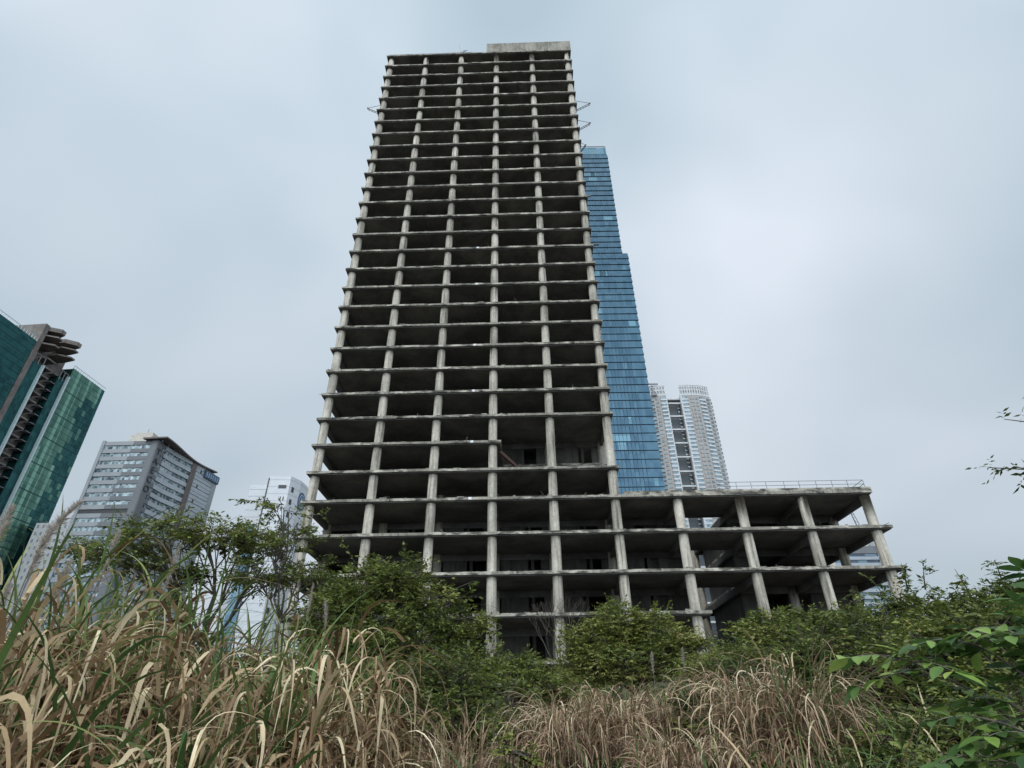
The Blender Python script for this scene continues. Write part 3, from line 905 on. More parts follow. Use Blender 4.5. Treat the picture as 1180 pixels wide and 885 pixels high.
def blades(base, head, length, width, elev, droop, tint, segs=7, side_curve=None, rng=RNG, early=None):
    """vectorised arching blades; arrays of length n. returns V,F,T"""
    n = len(length)
    if side_curve is None: side_curve = rng.normal(0, .25, n)
    t = np.linspace(0, 1, segs+1)
    P = np.zeros((n, segs+1, 3)); P[:,0] = base
    st = length/segs
    e = elev.copy(); h = head.copy()
    dirs = []
    uu = (np.arange(segs)+1)/segs
    wl = (.35+1.3*uu)/segs; we = np.exp(-((uu-.42)/.26)**2); we /= we.sum()
    for i in range(segs):
        d = np.stack([np.cos(e)*np.cos(h), np.cos(e)*np.sin(h), np.sin(e)], 1)
        dirs.append(d)
        P[:,i+1] = P[:,i]+d*st[:,None]
        wi = wl[i] if early is None else np.where(early, we[i], wl[i])
        e = np.maximum(e-droop*wi, -1.50)
        h = h+side_curve/segs
    dirs.append(dirs[-1])
    side = np.stack([-np.sin(head), np.cos(head), np.zeros(n)], 1)
    roll = rng.normal(0, .32, n)
    prof = np.sin(np.clip(t*.93+.07,0,1)**.55*pi)**.7*.5
    prof = np.where(t < .5, np.maximum(prof,.35), prof); prof[-1] = .02
    L = np.zeros_like(P); Rr = np.zeros_like(P)
    for i in range(segs+1):
        d = dirs[i]; nrm = np.cross(side, d)
        s = side*np.cos(roll+.35*t[i])[:,None]+nrm*np.sin(roll+.35*t[i])[:,None]
        L[:,i] = P[:,i]-s*(width*prof[i])[:,None]
        Rr[:,i] = P[:,i]+s*(width*prof[i])[:,None]
    V = np.stack([L,Rr], 2).reshape(n, -1, 3)
    idx = np.arange(segs)
    q = np.stack([2*idx, 2*idx+1, 2*idx+3, 2*idx+2], 1)
    Fq = (q[None]+(np.arange(n)*2*(segs+1))[:,None,None]).reshape(-1,4)
    T = np.repeat(tint, segs)
    return V.reshape(-1,3), Fq, T

def join(parts):
    Vs=[];Fs=[];Ts=[];o=0
    for V,F_,T in parts:
        Vs.append(V);Fs.append(F_+o);Ts.append(T);o+=len(V)
    return np.concatenate(Vs),np.concatenate(Fs),np.concatenate(Ts)

def grass_clump(name, cx, cy, rad, n_culm, height, per, L, W, green, label, lean=(0,0), droop=2.4, seed=1, cat='grass clump', stalk=True, ell=1.0, group='clumps of tall dry grass', spread=.28, lo=.12):
    rng = np.random.default_rng(seed)
    root = (cx, cy, float(ground_z(np.array(cx), np.array(cy))))
    a = rng.uniform(0, 2*pi, n_culm); r = rad*np.sqrt(rng.uniform(0, 1, n_culm))
    bx = r*np.cos(a); by = r*np.sin(a)*ell
    bz = ground_z(cx+bx, cy+by)-root[2]-.05
    hgt = height*rng.uniform(.55, 1.08, n_culm)*(1-.25*(r/rad)**2)
    hd = np.arctan2(by, bx)+rng.normal(0,.7,n_culm)
    tilt = np.abs(rng.normal(spread*.6, spread*.5, n_culm))
    lx = np.cos(hd)*np.sin(tilt)+lean[0]; ly = np.sin(hd)*np.sin(tilt)+lean[1]
    nrm = np.sqrt(lx**2+ly**2+1)
    D3 = np.stack([lx/nrm, ly/nrm, 1/nrm], 1)
    parts = []
    # culms
    if stalk:
        Vc, Fc, Tc = blades(np.stack([bx,by,bz],1), np.arctan2(ly,lx), hgt*1.0, np.full(n_culm,.016*max(1,W/.022)*.8), np.arcsin(D3[:,2]), rng.uniform(.0,.35,n_culm), rng.uniform(.05,.5,n_culm), 5, rng.normal(0,.1,n_culm), rng)
        parts.append((Vc,Fc,Tc))
    # leaves
    m = n_culm*per
    ci = np.repeat(np.arange(n_culm), per)
    u = rng.uniform(lo, 1.0, m)
    base = np.stack([bx,by,bz],1)[ci]+D3[ci]*(hgt[ci]*u)[:,None]
    head = hd[ci]+rng.normal(0, .7, m)
    head = np.arctan2(np.sin(head)+lean[1]*1.2, np.cos(head)+lean[0]*1.2)
    ln = L*rng.uniform(.5, 1.25, m)
    isg = rng.uniform(0,1,m) < green*np.clip(u*1.4,0,1)
    el = np.where(isg, rng.uniform(.9,1.45,m), rng.uniform(.25,1.2,m))
    dr = np.where(isg, rng.uniform(.5,2.0,m)*droop/2.4, rng.uniform(1.4,3.4,m)*droop/2.4)
    if name.startswith('dry'):
        dr = np.where(isg, dr, dr*.72); el = np.where(isg, el, rng.uniform(.15,1.3,m))
        erl = (~isg) & (rng.uniform(0,1,m) < .45)
    else: erl = ~isg
    dry = np.clip(rng.beta(1.9,1.4,m)*.58, 0.0, .57)
    tint = np.where(isg, rng.uniform(.62,1,m), dry)
    parts.append(blades(base, head, ln, W*rng.uniform(.4,1.1,m), el, dr, tint, 12 if W > .012 else 9, rng.normal(0,.25 if name.startswith('tall') else .6,m), rng, early=erl))
    V,F_,T = join(parts)
    o = attr_mesh(name, V, F_, T, M['dry' if name.startswith('dry') else 'grass']); o.location = root
    tag(o, label, cat, group)
    return o

# the big elephant-grass bank at left
G = [ # x, y, rad, culms, height, per, L, W, green, label, lean, droop, seed
 (-2.10,2.78,.42,70,1.18,19,.98,.026,.03,'nearest tan grass clump with long drooping blades at bottom left corner',(-.18,-.14),2.7,1),
 (-2.75,3.6,.70,96,1.38,15,1.0,.028,.08,'tall brown clump with arching blades at left edge below the plumes',(-.05,-.08),2.6,2),
 (-1.45,3.25,.45,70,1.12,18,.88,.025,.06,'drooping straw-coloured clump in the lower left foreground',(-.10,-.12),2.7,3),
 (-1.85,4.25,.70,96,1.18,14,.88,.026,.14,'mixed tan clump below the flat-topped tree',(0,-.05),2.7,4),
 (-3.6,4.7,.95,100,1.42,12,.92,.027,.32,'green-tipped clump standing against green glass tower',(0,0),2.3,5),
 (-2.9,5.6,.85,90,1.30,12,.82,.026,.42,'upright green clump rising in front of the grey office block',(0,0),2.0,6),
 (-2.0,6.2,.8,72,1.0,11,.78,.024,.50,'green bladed clump under dark trunk of flat-topped tree',(0,0),1.9,7),
 (-1.55,4.0,.33,40,1.02,10,.75,.026,.85,'bright green clump of long blades left of the golden leaning clump',(.03,0),1.9,8),
 (-1.28,3.95,.24,100,1.66,12,.62,.022,.03,'golden straw clump leaning right in front of dark bushes',(.20,0),2.2,9),
 (-.92,3.35,.22,30,.78,9,.60,.020,.45,'low green and straw tuft at the foot of golden leaning clump',(.02,0),2.2,10),
]
for i, g in enumerate(G):
    grass_clump('tall_grass_clump', *g[:9], g[9], g[10], g[11], g[12])
G2 = [
 (-.42,5.9,.38,80,.72,4,.40,.010,.04,'thin purple-brown stalk clump at bottom centre left of the weed',(.02,0),.9,21,.25),
 (.50,6.7,.38,110,.66,10,.50,.014,.05,'brown matted clump at bottom centre beside the small green weed',(.03,-.05),2.9,22,.4),
 (1.10,7.1,.36,110,.78,10,.52,.015,.06,'pale arching clump in front of middle round bush',(.03,-.03),2.9,23,.4),
 (1.66,7.3,.34,100,.80,10,.52,.015,.10,'reddish brown clump right of middle round bush',(0,0),2.8,24,.35),
 (2.28,6.7,.28,110,.98,11,.58,.015,.05,'tall dry clump of curling blades at centre right',(.03,-.05),3.0,25,.30),
 (2.72,6.45,.24,80,1.00,11,.80,.017,.30,'fountain-like clump with green centre and pale hanging blades at right',(.22,-.05),3.2,26,.42),
 (1.55,6.2,.45,90,.36,10,.42,.012,.05,'low tangled brown clump along bottom edge right of centre',(0,0),2.9,27,.5),
 (.2,8.8,.5,40,.55,6,.45,.014,.40,'faded grass clump behind brown matted clump at centre',(0,0),2.4,29,.3),
 (3.3,9.4,.5,36,.80,7,.5,.014,.60,'greenish grass clump between middle bush and right bush',(0,0),2.2,30,.3),
]
for g in G2:
    grass_clump('dry_grass_clump', *g[:9], g[9], g[10], g[11], g[12], spread=g[13])

# undergrowth that nobody could count
def undergrowth():
    rng = np.random.default_rng(50); n = 16000
    a = rng.uniform(-1.15, 1.15, n); r = rng.uniform(0,1,n)**.8*24+3.0
    x = r*np.sin(a); y = r*np.cos(a)
    keep = (y > 1.5); x, y, r = x[keep], y[keep], r[keep]; n = len(x)
    z = ground_z(x, y)-.03
    V,F_,T = blades(np.stack([x,y,z],1), rng.uniform(0,2*pi,n), rng.uniform(.25,.75,n)*(1+r*.02), rng.uniform(.008,.02,n)*(1+r*.03), rng.uniform(.7,1.5,n), rng.uniform(.5,2.6,n), np.where(rng.uniform(0,1,n) < np.where(x > 2.6, .95, np.clip(.45+.1*x,.3,.6)), rng.uniform(.7,1,n), rng.uniform(.05,.5,n)), 4, rng.normal(0,.4,n), rng)
    o = attr_mesh('undergrowth', V, F_, T, M['grass']); tag(o, 'low tangled ground cover of dry and green grass', 'ground cover', kind='stuff')
undergrowth()

def plume(x, y, ztop, h, label, bend=.25, seed=0, w=1.0):
    rng = np.random.default_rng(seed+900)
    gz = float(ground_z(np.array(x), np.array(y)))
    t = empty('grass_plume', (x, y, gz), 0, label, 'grass plume', 'feathery plumes above the tall grass')
    H = ztop-gz; hd = rng.uniform(-.4,.4)+ (0 if bend > 0 else pi)
    b = abs(bend)
    N = 14; pts = []
    for i in range(N+1):
        u = i/N; hx = b*(max(0,u-.72)/.28)**2*.16
        pts.append((hx*cos(hd), hx*sin(hd), H*(u-.12*b*max(0,u-.75)/.25*.6)))
    mb = MB(); mb.tube(pts, [.006*(1-.5*i/N) for i in range(N+1)], 5); mb.build('stalk', M['twig'], t)
    n = 520
    u = 1-h/H*rng.uniform(0,1,n)
    P = np.array(pts); ii = np.clip(u*N,0,N-.001); i0 = ii.astype(int); fr = (ii-i0)[:,None]
    base = P[i0]*(1-fr)+P[np.minimum(i0+1,N)]*fr
    rel = (1-u)*H/h
    ln = (.028+.034*np.sin(np.clip(rel,0,1)*pi))*rng.uniform(.6,1.2,n)*w
    V,F_,T = blades(base, rng.uniform(0,2*pi,n), ln, np.full(n,.006), rng.uniform(.6,1.35,n), rng.uniform(.2,1.5,n), rng.uniform(0,1,n), 3, None, rng)
    attr_mesh('plume_head', V, F_, T, M['plume'], t)
PL = [(-3.17,3.80,3.16,.50,'largest silvery plume, bent over at its tip against green glass tower',.9,1,1.3),
 (-3.42,3.72,2.98,.42,'broad pale plume at the left edge of the picture',.15,2,1.2),
 (-3.28,3.95,2.86,.34,'slim upright plume just left of largest bent plume',.05,3,1.0),
 (-3.05,3.95,2.66,.26,'short plume below the largest bent plume',.1,4,.9),
 (-3.42,4.85,3.15,.34,'dark thin plume in front of the narrow white block',.05,5,.8),
 (-2.98,5.05,3.10,.40,'slender plume crossing grey office block',.1,6,.8),
 (-3.72,4.35,2.62,.24,'small plume low beside the left picture edge',-.1,7,.8),
 (-2.05,6.0,2.95,.36,'thin grey plume stalk in front of the flat-topped tree trunk',.05,8,.6),
 (-1.82,5.9,2.80,.30,'leaning grey plume stalk left of dense middle bush',-.3,9,.6),
 (1.95,9.0,2.62,.28,'faint plume in front of the middle round bush, left one',.1,10,.7),
 (2.45,9.2,2.70,.28,'faint plume in front of the middle round bush, right one',.1,11,.7)]
for p in PL: plume(*p)

# ---------------- trees and bushes
def leaves_on_twigs(rng, starts, dirs, lens, leaf, per, tintc, flat=.55, width=.42):
    """leaflets set along twigs; returns V,F,T with two quads per leaf (bent)"""
    n = len(starts); m = n*per
    ti = np.repeat(np.arange(n), per)
    u = np.tile(np.linspace(.08, 1, per), n)+rng.normal(0,.03,m)
    P = starts[ti]+dirs[ti]*(lens[ti]*u)[:,None]
    P[:,2] -= .12*lens[ti]*u**2
    up = np.array([0,0,1.0])
    side = np.cross(dirs, up); side /= (np.linalg.norm(side,axis=1,keepdims=True)+1e-6)
    sg = np.where(np.arange(m)%2 == 0, 1, -1)
    d = side[ti]*sg[:,None]*rng.uniform(.5,1.1,m)[:,None]+dirs[ti]*rng.uniform(.3,1.0,m)[:,None]+rng.normal(0,.28,(m,3))
    d[:,2] -= .15
    d /= np.linalg.norm(d,axis=1,keepdims=True)
    nr = np.array([0,0,1.0])*flat+rng.normal(0,.45,(m,3))
    nr -= (nr*d).sum(1,keepdims=True)*d; nr /= np.linalg.norm(nr,axis=1,keepdims=True)+1e-6
    w = np.cross(d, nr)
    L = leaf*rng.uniform(.45,1.4,m)[:,None]*rng.uniform(.75,1.2,n)[ti][:,None]; W = L*width/2*rng.uniform(.7,1.25,m)[:,None]
    a = P; b = P+d*L*.45+w*W; c = P+d*L-nr*L*.12; e = P+d*L*.45-w*W
    V = np.stack([a,b,c,e],1).reshape(-1,3)
    Fq = np.arange(m*4).reshape(m,4)
    T = np.clip(tintc[ti]+rng.normal(0,.14,m), 0, 1)
    return V, Fq, T

TWIG_K = 1.6
def woody(name, root, lobes, label, cat, seed, leaf=.09, twigs=260, per=14, twig_len=.5, trunk_r=.12, tint=.45, lean=(0,0), group=None, mat='leaf', flat=.7, shoots=None, fork=.35, bark='bark', branches=9, up=.25):
    """tapered trunk, limbs to each lobe, sub-branches and leafy twigs filling uneven lobes (world coords)"""
    rng = np.random.default_rng(seed); twigs = int(twigs*TWIG_K); leaf = leaf*1.22
    gz = float(ground_z(np.array(root[0]), np.array(root[1])))-.05
    t = empty(name, (root[0], root[1], gz), 0, label, cat, group)
    O = np.array([root[0], root[1], gz])
    mb = MB()
    cz = max(.3, np.mean([l[2] for l in lobes])-gz)
    fk = np.array([lean[0]*cz, lean[1]*cz, cz*fork])
    pts = [np.zeros(3)]
    for i in range(1,6):
        pts.append(fk*i/5+rng.normal(0,.04*cz*.3,3)*np.array([1,1,0])*(i<5))
    mb.tube(pts, [trunk_r*(1.15-.45*i/5) for i in range(6)], 8)
    S_=[];D_=[];L_=[];T_=[]
    tot = sum(l[3]*l[4]+l[3]*l[5]+l[4]*l[5] for l in lobes)
    for l in lobes:
        c = np.array(l[:3])-O; ra = np.array(l[3:6])
        # limb
        mid = (fk+c)/2+rng.normal(0,.12*np.linalg.norm(c-fk),3)*np.array([1,1,.5])
        q = [fk*(1-s)**2+2*mid*s*(1-s)+c*s*s for s in np.linspace(0,1,6)]
        q = [p+rng.normal(0,.02*np.linalg.norm(c-fk),3)*(0<i<5) for i,p in enumerate(q)]
        r0 = trunk_r*.6
        mb.tube(q, [r0*(1-.72*s) for s in np.linspace(0,1,6)], 6)
        share = (l[3]*l[4]+l[3]*l[5]+l[4]*l[5])/tot
        nt_ = max(6, int(twigs*share)); nb = max(4, int(branches))
        ends = []
        for _ in range(nb):
            v = rng.normal(0,1,3); v /= np.linalg.norm(v); v[2] = abs(v[2])*.8-.25
            e = c+v*ra*rng.uniform(.5,.9)
            s = q[rng.integers(2,6)]
            m_ = (s+e)/2+rng.normal(0,.1,3)*np.linalg.norm(e-s)
            br = [s*(1-k)**2+2*m_*k*(1-k)+e*k*k for k in np.linspace(0,1,5)]
            mb.tube(br, [r0*.34*(1-.75*k)+.004 for k in np.linspace(0,1,5)], 4, cap=False)
            ends += br[1:]
        ends = np.array(ends)
        # twigs fill the lobe volume mostly near its skin, uneven by clumps
        nc = max(4, nt_//14)
        v = rng.normal(0,1,(nc,3)); v /= np.linalg.norm(v,axis=1,keepdims=True)
        cc = c+v*ra*(rng.uniform(.25,1,(nc,1))**.5)*.92
        ci = rng.integers(0,nc,nt_)
        st = cc[ci]+rng.normal(0,1,(nt_,3))*ra*.17
        ct = rng.normal(0,.16,nc)
        out = st-c; out /= (np.linalg.norm(out/ra,axis=1,keepdims=True)*ra.mean()+1e-3)
        dr = out*.8+rng.normal(0,.55,(nt_,3)); dr[:,2] = dr[:,2]*.45+up
        dr /= np.linalg.norm(dr,axis=1,keepdims=True)
        S_.append(st); D_.append(dr); L_.append(twig_len*rng.uniform(.5,1.3,nt_)); T_.append(tint+.07+ct[ci])
        # a few connecting twigs
        for j in range(0, nt_, 3):
            k = np.argmin(((ends-st[j])**2).sum(1))
            mb.tube([ends[k], (ends[k]+st[j])/2+rng.normal(0,.03,3), st[j], st[j]+dr[j]*twig_len*.8], [.012,.009,.006,.003], 3, cap=False)
    if shoots:
        for (x,y,z,dx,dy,dz,ln,tn) in shoots:
            a = np.array([x,y,z])-O; d = np.array([dx,dy,dz],float); d /= np.linalg.norm(d)
            mb.tube([a, a+d*ln*.5+np.array([0,0,.03]), a+d*ln], [.014,.010,.004], 4)
            for _ in range(tn):
                u = rng.uniform(.15,1); S_.append((a+d*ln*u)[None]); dd = d*.6+rng.normal(0,.6,3); dd/=np.linalg.norm(dd)
                D_.append(dd[None]); L_.append(np.array([twig_len*rng.uniform(.3,.7)])); T_.append(np.array([tint]))
    mb.build('trunk', M[bark], t)
    V,F_,T = leaves_on_twigs(rng, np.concatenate(S_), np.concatenate(D_), np.concatenate(L_), leaf, per, np.concatenate(T_), flat)
    attr_mesh('crown', V, F_, T, M[mat], t)
    return t

TG = 'trees and bushes in front of the skeleton'
# A flat-topped tree at left
woody('flat_topped_tree', (-8.9,17.9), [(-11.3,16.6,6.2,1.2,1.1,.45),(-10.5,17.0,6.75,1.2,1.1,.45),(-9.6,17.6,7.1,1.3,1.2,.45),(-8.5,18.1,6.9,1.1,1.1,.5),(-10.1,17.2,5.9,.9,.9,.3),(-7.9,18.2,6.1,.9,.9,.5)],
      'flat-topped thorn tree with dark crooked limbs in front of the grey office block', 'tree', 61, leaf=.105, twigs=780, per=12, twig_len=.5, trunk_r=.11, tint=.5, group=TG, flat=1.0, fork=.36, branches=14, up=.12)
woody('slender_tree', (-6.5,16.9), [(-6.9,16.6,7.45,.55,.5,.22),(-6.5,16.7,7.0,.7,.6,.25),(-6.8,16.7,6.4,.8,.7,.25),(-6.2,16.9,5.9,.9,.8,.35),(-7.2,16.6,5.6,.9,.8,.35),(-5.8,17.0,5.3,.8,.8,.4)],
      'slender open-crowned tree with long thin side sprays touching the left skeleton corner', 'tree', 62, leaf=.09, twigs=250, per=12, twig_len=.45, trunk_r=.06, tint=.45, group=TG, fork=.55, branches=10,
      shoots=[(-6.9,16.5,7.6,-1,0,.12,1.5,12),(-6.4,16.7,7.3,1,.1,.1,.8,6),(-6.1,16.9,6.6,1,0,.1,1.1,7),(-7.2,16.6,6.7,-1,0,.2,.9,6)])
woody('dense_bush', (-2.9,12.6), [(-3.7,12.4,3.7,.75,.7,.5),(-3.0,12.6,4.25,.8,.7,.5),(-2.4,12.8,4.55,.65,.6,.38),(-1.7,12.9,4.15,.7,.6,.42),(-1.2,13.0,3.6,.55,.6,.4),(-2.6,12.4,3.2,1.3,.8,.8),(-1.5,12.4,2.5,1.1,.8,.7),(-3.4,12.3,2.6,1.0,.8,.7),(-.5,13.3,2.7,.8,.7,.5)],
      'dense dark green bush in front of the lower left skeleton bays', 'bush', 63, leaf=.075, twigs=2300, per=13, twig_len=.36, trunk_r=.09, tint=.42, group=TG, fork=.2, branches=9,
      shoots=[(-1.5,12.9,4.2,1,0,.5,.7,7),(-1.3,12.9,3.7,1,0,.1,.8,6),(-2.5,12.8,4.8,.2,0,1,.35,6),(-.9,13,3.3,1,0,.4,.6,5)])
woody('dark_shrub', (-1.1,8.2), [(-1.3,8.2,2.0,.65,.5,.5),(-.8,8.3,2.15,.5,.5,.45),(-.5,8.0,1.75,.5,.5,.4),(-1.0,7.6,1.6,.6,.4,.4)],
      'small dark shrub right of the golden leaning clump', 'shrub', 64, leaf=.05, twigs=900, per=12, twig_len=.24, trunk_r=.04, tint=.3, group=TG, fork=.2)
woody('low_green_shrub', (.3,14.2), [(-.2,14.1,2.65,.7,.6,.4),(.5,14.3,2.5,.6,.6,.35),(1.1,14.4,2.35,.6,.6,.3)],
      'low green shrub under the third skeleton column', 'shrub', 65, leaf=.07, twigs=700, per=12, twig_len=.32, trunk_r=.05, tint=.45, group=TG, fork=.2)
woody('round_bush', (3.6,19.5), [(2.6,19.7,4.15,.95,.9,.6),(3.4,19.6,4.65,.8,.8,.5),(4.3,19.4,4.3,.85,.8,.6),(5.0,19.3,3.8,.8,.8,.5),(3.5,19.1,3.5,1.7,1.0,.7),(2.2,19.6,3.3,.8,.8,.5)],
      'round bright green bush in the middle, before the fifth skeleton column', 'bush', 66, leaf=.085, twigs=1900, per=13, twig_len=.42, trunk_r=.09, tint=.62, group=TG, fork=.2, branches=9,
      shoots=[(3.4,19.6,5.0,-.5,0,1,.4,5),(2.1,19.6,4.3,-1,0,.5,.5,4)])
woody('yellow_green_shrub', (6.1,16.8), [(5.3,17.1,3.1,.8,.7,.35),(6.1,16.8,3.0,.6,.7,.3),(6.8,16.5,2.9,.5,.6,.3)],
      'low yellowish green shrub between the round bush and right bush', 'shrub', 67, leaf=.075, twigs=750, per=12, twig_len=.36, trunk_r=.05, tint=.68, group=TG, fork=.2)
woody('spreading_bush', (6.3,14.4), [(5.6,15.0,2.9,.5,.7,.35),(6.2,14.8,3.7,.75,.7,.35),(6.9,14.4,3.6,.75,.7,.35),(7.6,14.1,3.35,.7,.7,.35),(6.5,14.2,3.2,1.4,.9,.6),(7.7,13.6,3.1,.9,.8,.6)],
      'wide spreading bush below the podium columns at right', 'bush', 68, leaf=.08, twigs=1700, per=13, twig_len=.4, trunk_r=.08, tint=.5, group=TG, fork=.2, branches=9)
woody('dark_thicket', (4.4,9.0), [(3.7,9.2,2.2,.7,.6,.5),(4.4,9.0,2.5,.7,.6,.5),(5.0,8.7,2.2,.7,.6,.5),(4.4,8.4,1.7,1.0,.6,.5),(5.2,9.3,2.7,.7,.6,.5),(4.0,7.6,1.35,.8,.5,.35)],
      'shadowy thicket right of the fountain-like grass clump', 'bush', 69, leaf=.055, twigs=2200, per=12, twig_len=.26, trunk_r=.05, tint=.36, group=TG, fork=.2)
woody('tall_bush', (7.6,10.7), [(6.6,11.2,2.95,.7,.6,.5),(7.3,10.9,3.3,.6,.6,.4),(7.9,10.5,3.15,.7,.6,.4),(8.6,10.1,3.3,.7,.6,.4),(7.4,10.4,2.7,1.3,.8,.7),(9.3,9.8,3.2,.8,.7,.6)],
      'tall bush with wispy upright shoots against the sky at right', 'bush', 70, leaf=.07, twigs=1900, per=12, twig_len=.34, trunk_r=.07, tint=.38, group=TG, fork=.2,
      shoots=[(7.2,10.9,3.8,.1,0,1,.5,9),(7.45,10.8,3.8,.3,0,1,.42,8),(6.9,11.1,3.6,-.4,0,1,.55,9),(8.4,10.2,3.7,.1,0,1,.45,8),(8.0,10.5,3.6,-.2,0,1,.5,8),(6.6,11.2,3.5,-.8,0,1,.5,6)])
woody('leafy_bush', (5.6,7.4), [(5.1,7.7,2.25,.6,.5,.4),(5.7,7.4,2.5,.6,.5,.4),(6.2,7.0,2.3,.6,.5,.5),(5.3,7.0,1.7,.9,.6,.5),(4.6,6.6,1.35,.7,.5,.35)],
      'mid-height leafy bush behind the broad-leaved plant', 'bush', 71, leaf=.06, twigs=1500, per=11, twig_len=.24, trunk_r=.05, tint=.42, group=TG, fork=.2)
woody('small_weed', (.02,5.0), [(.0,5.0,1.50,.13,.12,.12),(.05,4.95,1.38,.15,.12,.12)],
      'small bright green weed at the bottom centre edge', 'weed', 72, leaf=.035, twigs=60, per=9, twig_len=.1, trunk_r=.008, tint=.75, fork=.4, branches=4)
woody('low_leafy_shrub', (3.6,5.6), [(3.3,5.8,1.45,.4,.4,.25),(3.9,5.5,1.55,.5,.4,.3),(3.0,5.0,1.2,.4,.35,.22),(3.6,4.9,1.25,.5,.4,.3)],
      'low dark leafy shrub filling the ground left of the broad-leaved plant', 'shrub', 73, leaf=.042, twigs=1100, per=10, twig_len=.18, trunk_r=.02, tint=.35, fork=.2)
woody('low_creeper', (1.0,4.9), [(.35,5.3,1.22,.3,.3,.10),(.9,5.1,1.14,.4,.3,.12),(1.45,5.0,1.20,.35,.3,.12),(1.9,4.9,1.16,.4,.3,.14),(2.4,4.8,1.22,.35,.3,.16)],
      'dark leafy creeper along the bottom edge under the dry clumps', 'creeper', 74, leaf=.034, twigs=950, per=9, twig_len=.15, trunk_r=.012, tint=.3, fork=.3)
woody('round_shrub', (1.95,6.9), [(1.9,6.9,1.75,.22,.25,.25),(2.0,6.7,1.45,.28,.25,.25)],
      'dark round shrub between reddish brown clump and tall curling clump', 'shrub', 77, leaf=.045, twigs=260, per=10, twig_len=.18, trunk_r=.012, tint=.28, fork=.3, branches=6)
woody('dark_sapling', (.05,6.9), [(.0,6.9,1.85,.28,.25,.25),(.1,6.8,1.5,.3,.3,.2)],
      'dark little sapling between thin stalk clump and brown matted clump', 'sapling', 76, leaf=.05, twigs=230, per=10, twig_len=.2, trunk_r=.012, tint=.35, fork=.3, branches=6)
# bush masses further back, against the skeleton's foot
BG = [(-13,24,4.6,'distant green bush at the left behind tall grass'),(-6,30,5.6,'bush in the gap left of the dense bush'),(0,34,4.9,'small bush at the foot of third skeleton column'),
      (6,36,5.4,'bush at foot of sixth skeleton column'),(12,33,5.4,'bush before the dark podium wall'),(19,34,5.6,'bush under the podium right columns'),(25,33,5.4,'bush under the outer podium corner'),(-20,32,6.4,'bush at far left behind the plumes'),(14,22,4.0,'bush right of yellowish shrub')]
for i, (x,y,z,lab) in enumerate(BG):
    woody('background_bush', (x,y), [(x-1.6,y,z-.9,1.5,1.2,.9),(x,y,z-.5,1.5,1.2,.9),(x+1.6,y,z-1.0,1.5,1.2,.8),(x,y-.5,z-1.8,2.4,1.2,.9)], lab, 'bush', 80+i, leaf=.15, twigs=620, per=11, twig_len=.6, trunk_r=.1, tint=.48, group='bushes at the foot of the skeleton', fork=.2)

# bare twiggy shrub in front of the skeleton's foot
def bare_shrub(x, y, h, label, seed):
    rng = np.random.default_rng(seed); gz = float(ground_z(np.array(x),np.array(y)))
    mb = MB()
    def grow(p, d, ln, r, lv):
        q = p+d*ln*.5+rng.normal(0,.05*ln,3); e = p+d*ln
        mb.tube([p,q,e],[r,r*.8,r*.6],4,cap=False)
        if lv:
            for _ in range(rng.integers(2,4)):
                nd = d+rng.normal(0,.45,3); nd[2] += .15; nd /= np.linalg.norm(nd)
                grow(e, nd, ln*.72, r*.62, lv-1)
    for _ in range(5):
        d = np.array([rng.normal(0,.35),rng.normal(0,.3),1.0]); d /= np.linalg.norm(d)
        grow(np.zeros(3), d, h*.3, h*.008, 4)
    o = mb.build('bare_shrub', M['bark']); o.location = (x,y,gz); tag(o, label, 'shrub')
bare_shrub(2.6, 33, 5.2, 'leafless twiggy shrub in front of the skeleton ground floor', 5)
bare_shrub(7.4, 15.5, 2.6, 'leafless grey twigs sticking out left of wide spreading bush', 6)

# ---------------- broad-leaved plant at right foreground (pinnate leaves with large leaflets)
def pinnate(rng, base, d, ln, leaf, pairs, mb, V, F_, T, off, sag=.3, tint=.5):
    d = d/np.linalg.norm(d); up = np.array([0,0,1.0])
    side = np.cross(d, up); side /= np.linalg.norm(side)
    pts = [base+d*ln*u-up*sag*ln*u*u for u in np.linspace(0,1,7)]
    mb.tube(pts, [.0035*(1-.5*u) for u in np.linspace(0,1,7)], 4, cap=False)
    specs = []
    for i in range(pairs):
        u = .25+.75*i/(pairs-1) if pairs > 1 else .8
        p = base+d*ln*u-up*sag*ln*u*u
        for s in (1,-1): specs.append((p, side*s*.95+d*.55-up*rng.uniform(0,.45)))
    specs.append((pts[-1], d-up*sag*1.6))
    for p, ld in specs:
        ld = ld+rng.normal(0,.12,3); ld /= np.linalg.norm(ld)
        nr = up+rng.normal(0,.3,3); nr -= nr.dot(ld)*ld; nr /= np.linalg.norm(nr)
        w = np.cross(ld, nr); L = leaf*rng.uniform(.75,1.2); W = L*rng.uniform(.19,.25)
        tn = np.clip(tint-.04+rng.normal(0,.27),0,1)
        # 5 stations, midrib + two margins, slightly folded and curved
        st = [(0,.06),(.2,.75),(.45,1.0),(.72,.72),(1.0,.03)]
        n0 = off[0]
        for u, ww in st:
            c = p+ld*L*(u+.06)-nr*L*.16*u*u
            V += [c, c+w*W*ww+nr*W*ww*.22, c-w*W*ww+nr*W*ww*.22]
        for k in range(4):
            a = n0+k*3; b = a+3
            F_ += [(a, a+1, b+1, b), (a+2, a, b, b+2)]; T += [tn, tn*.96]
        off[0] += 15
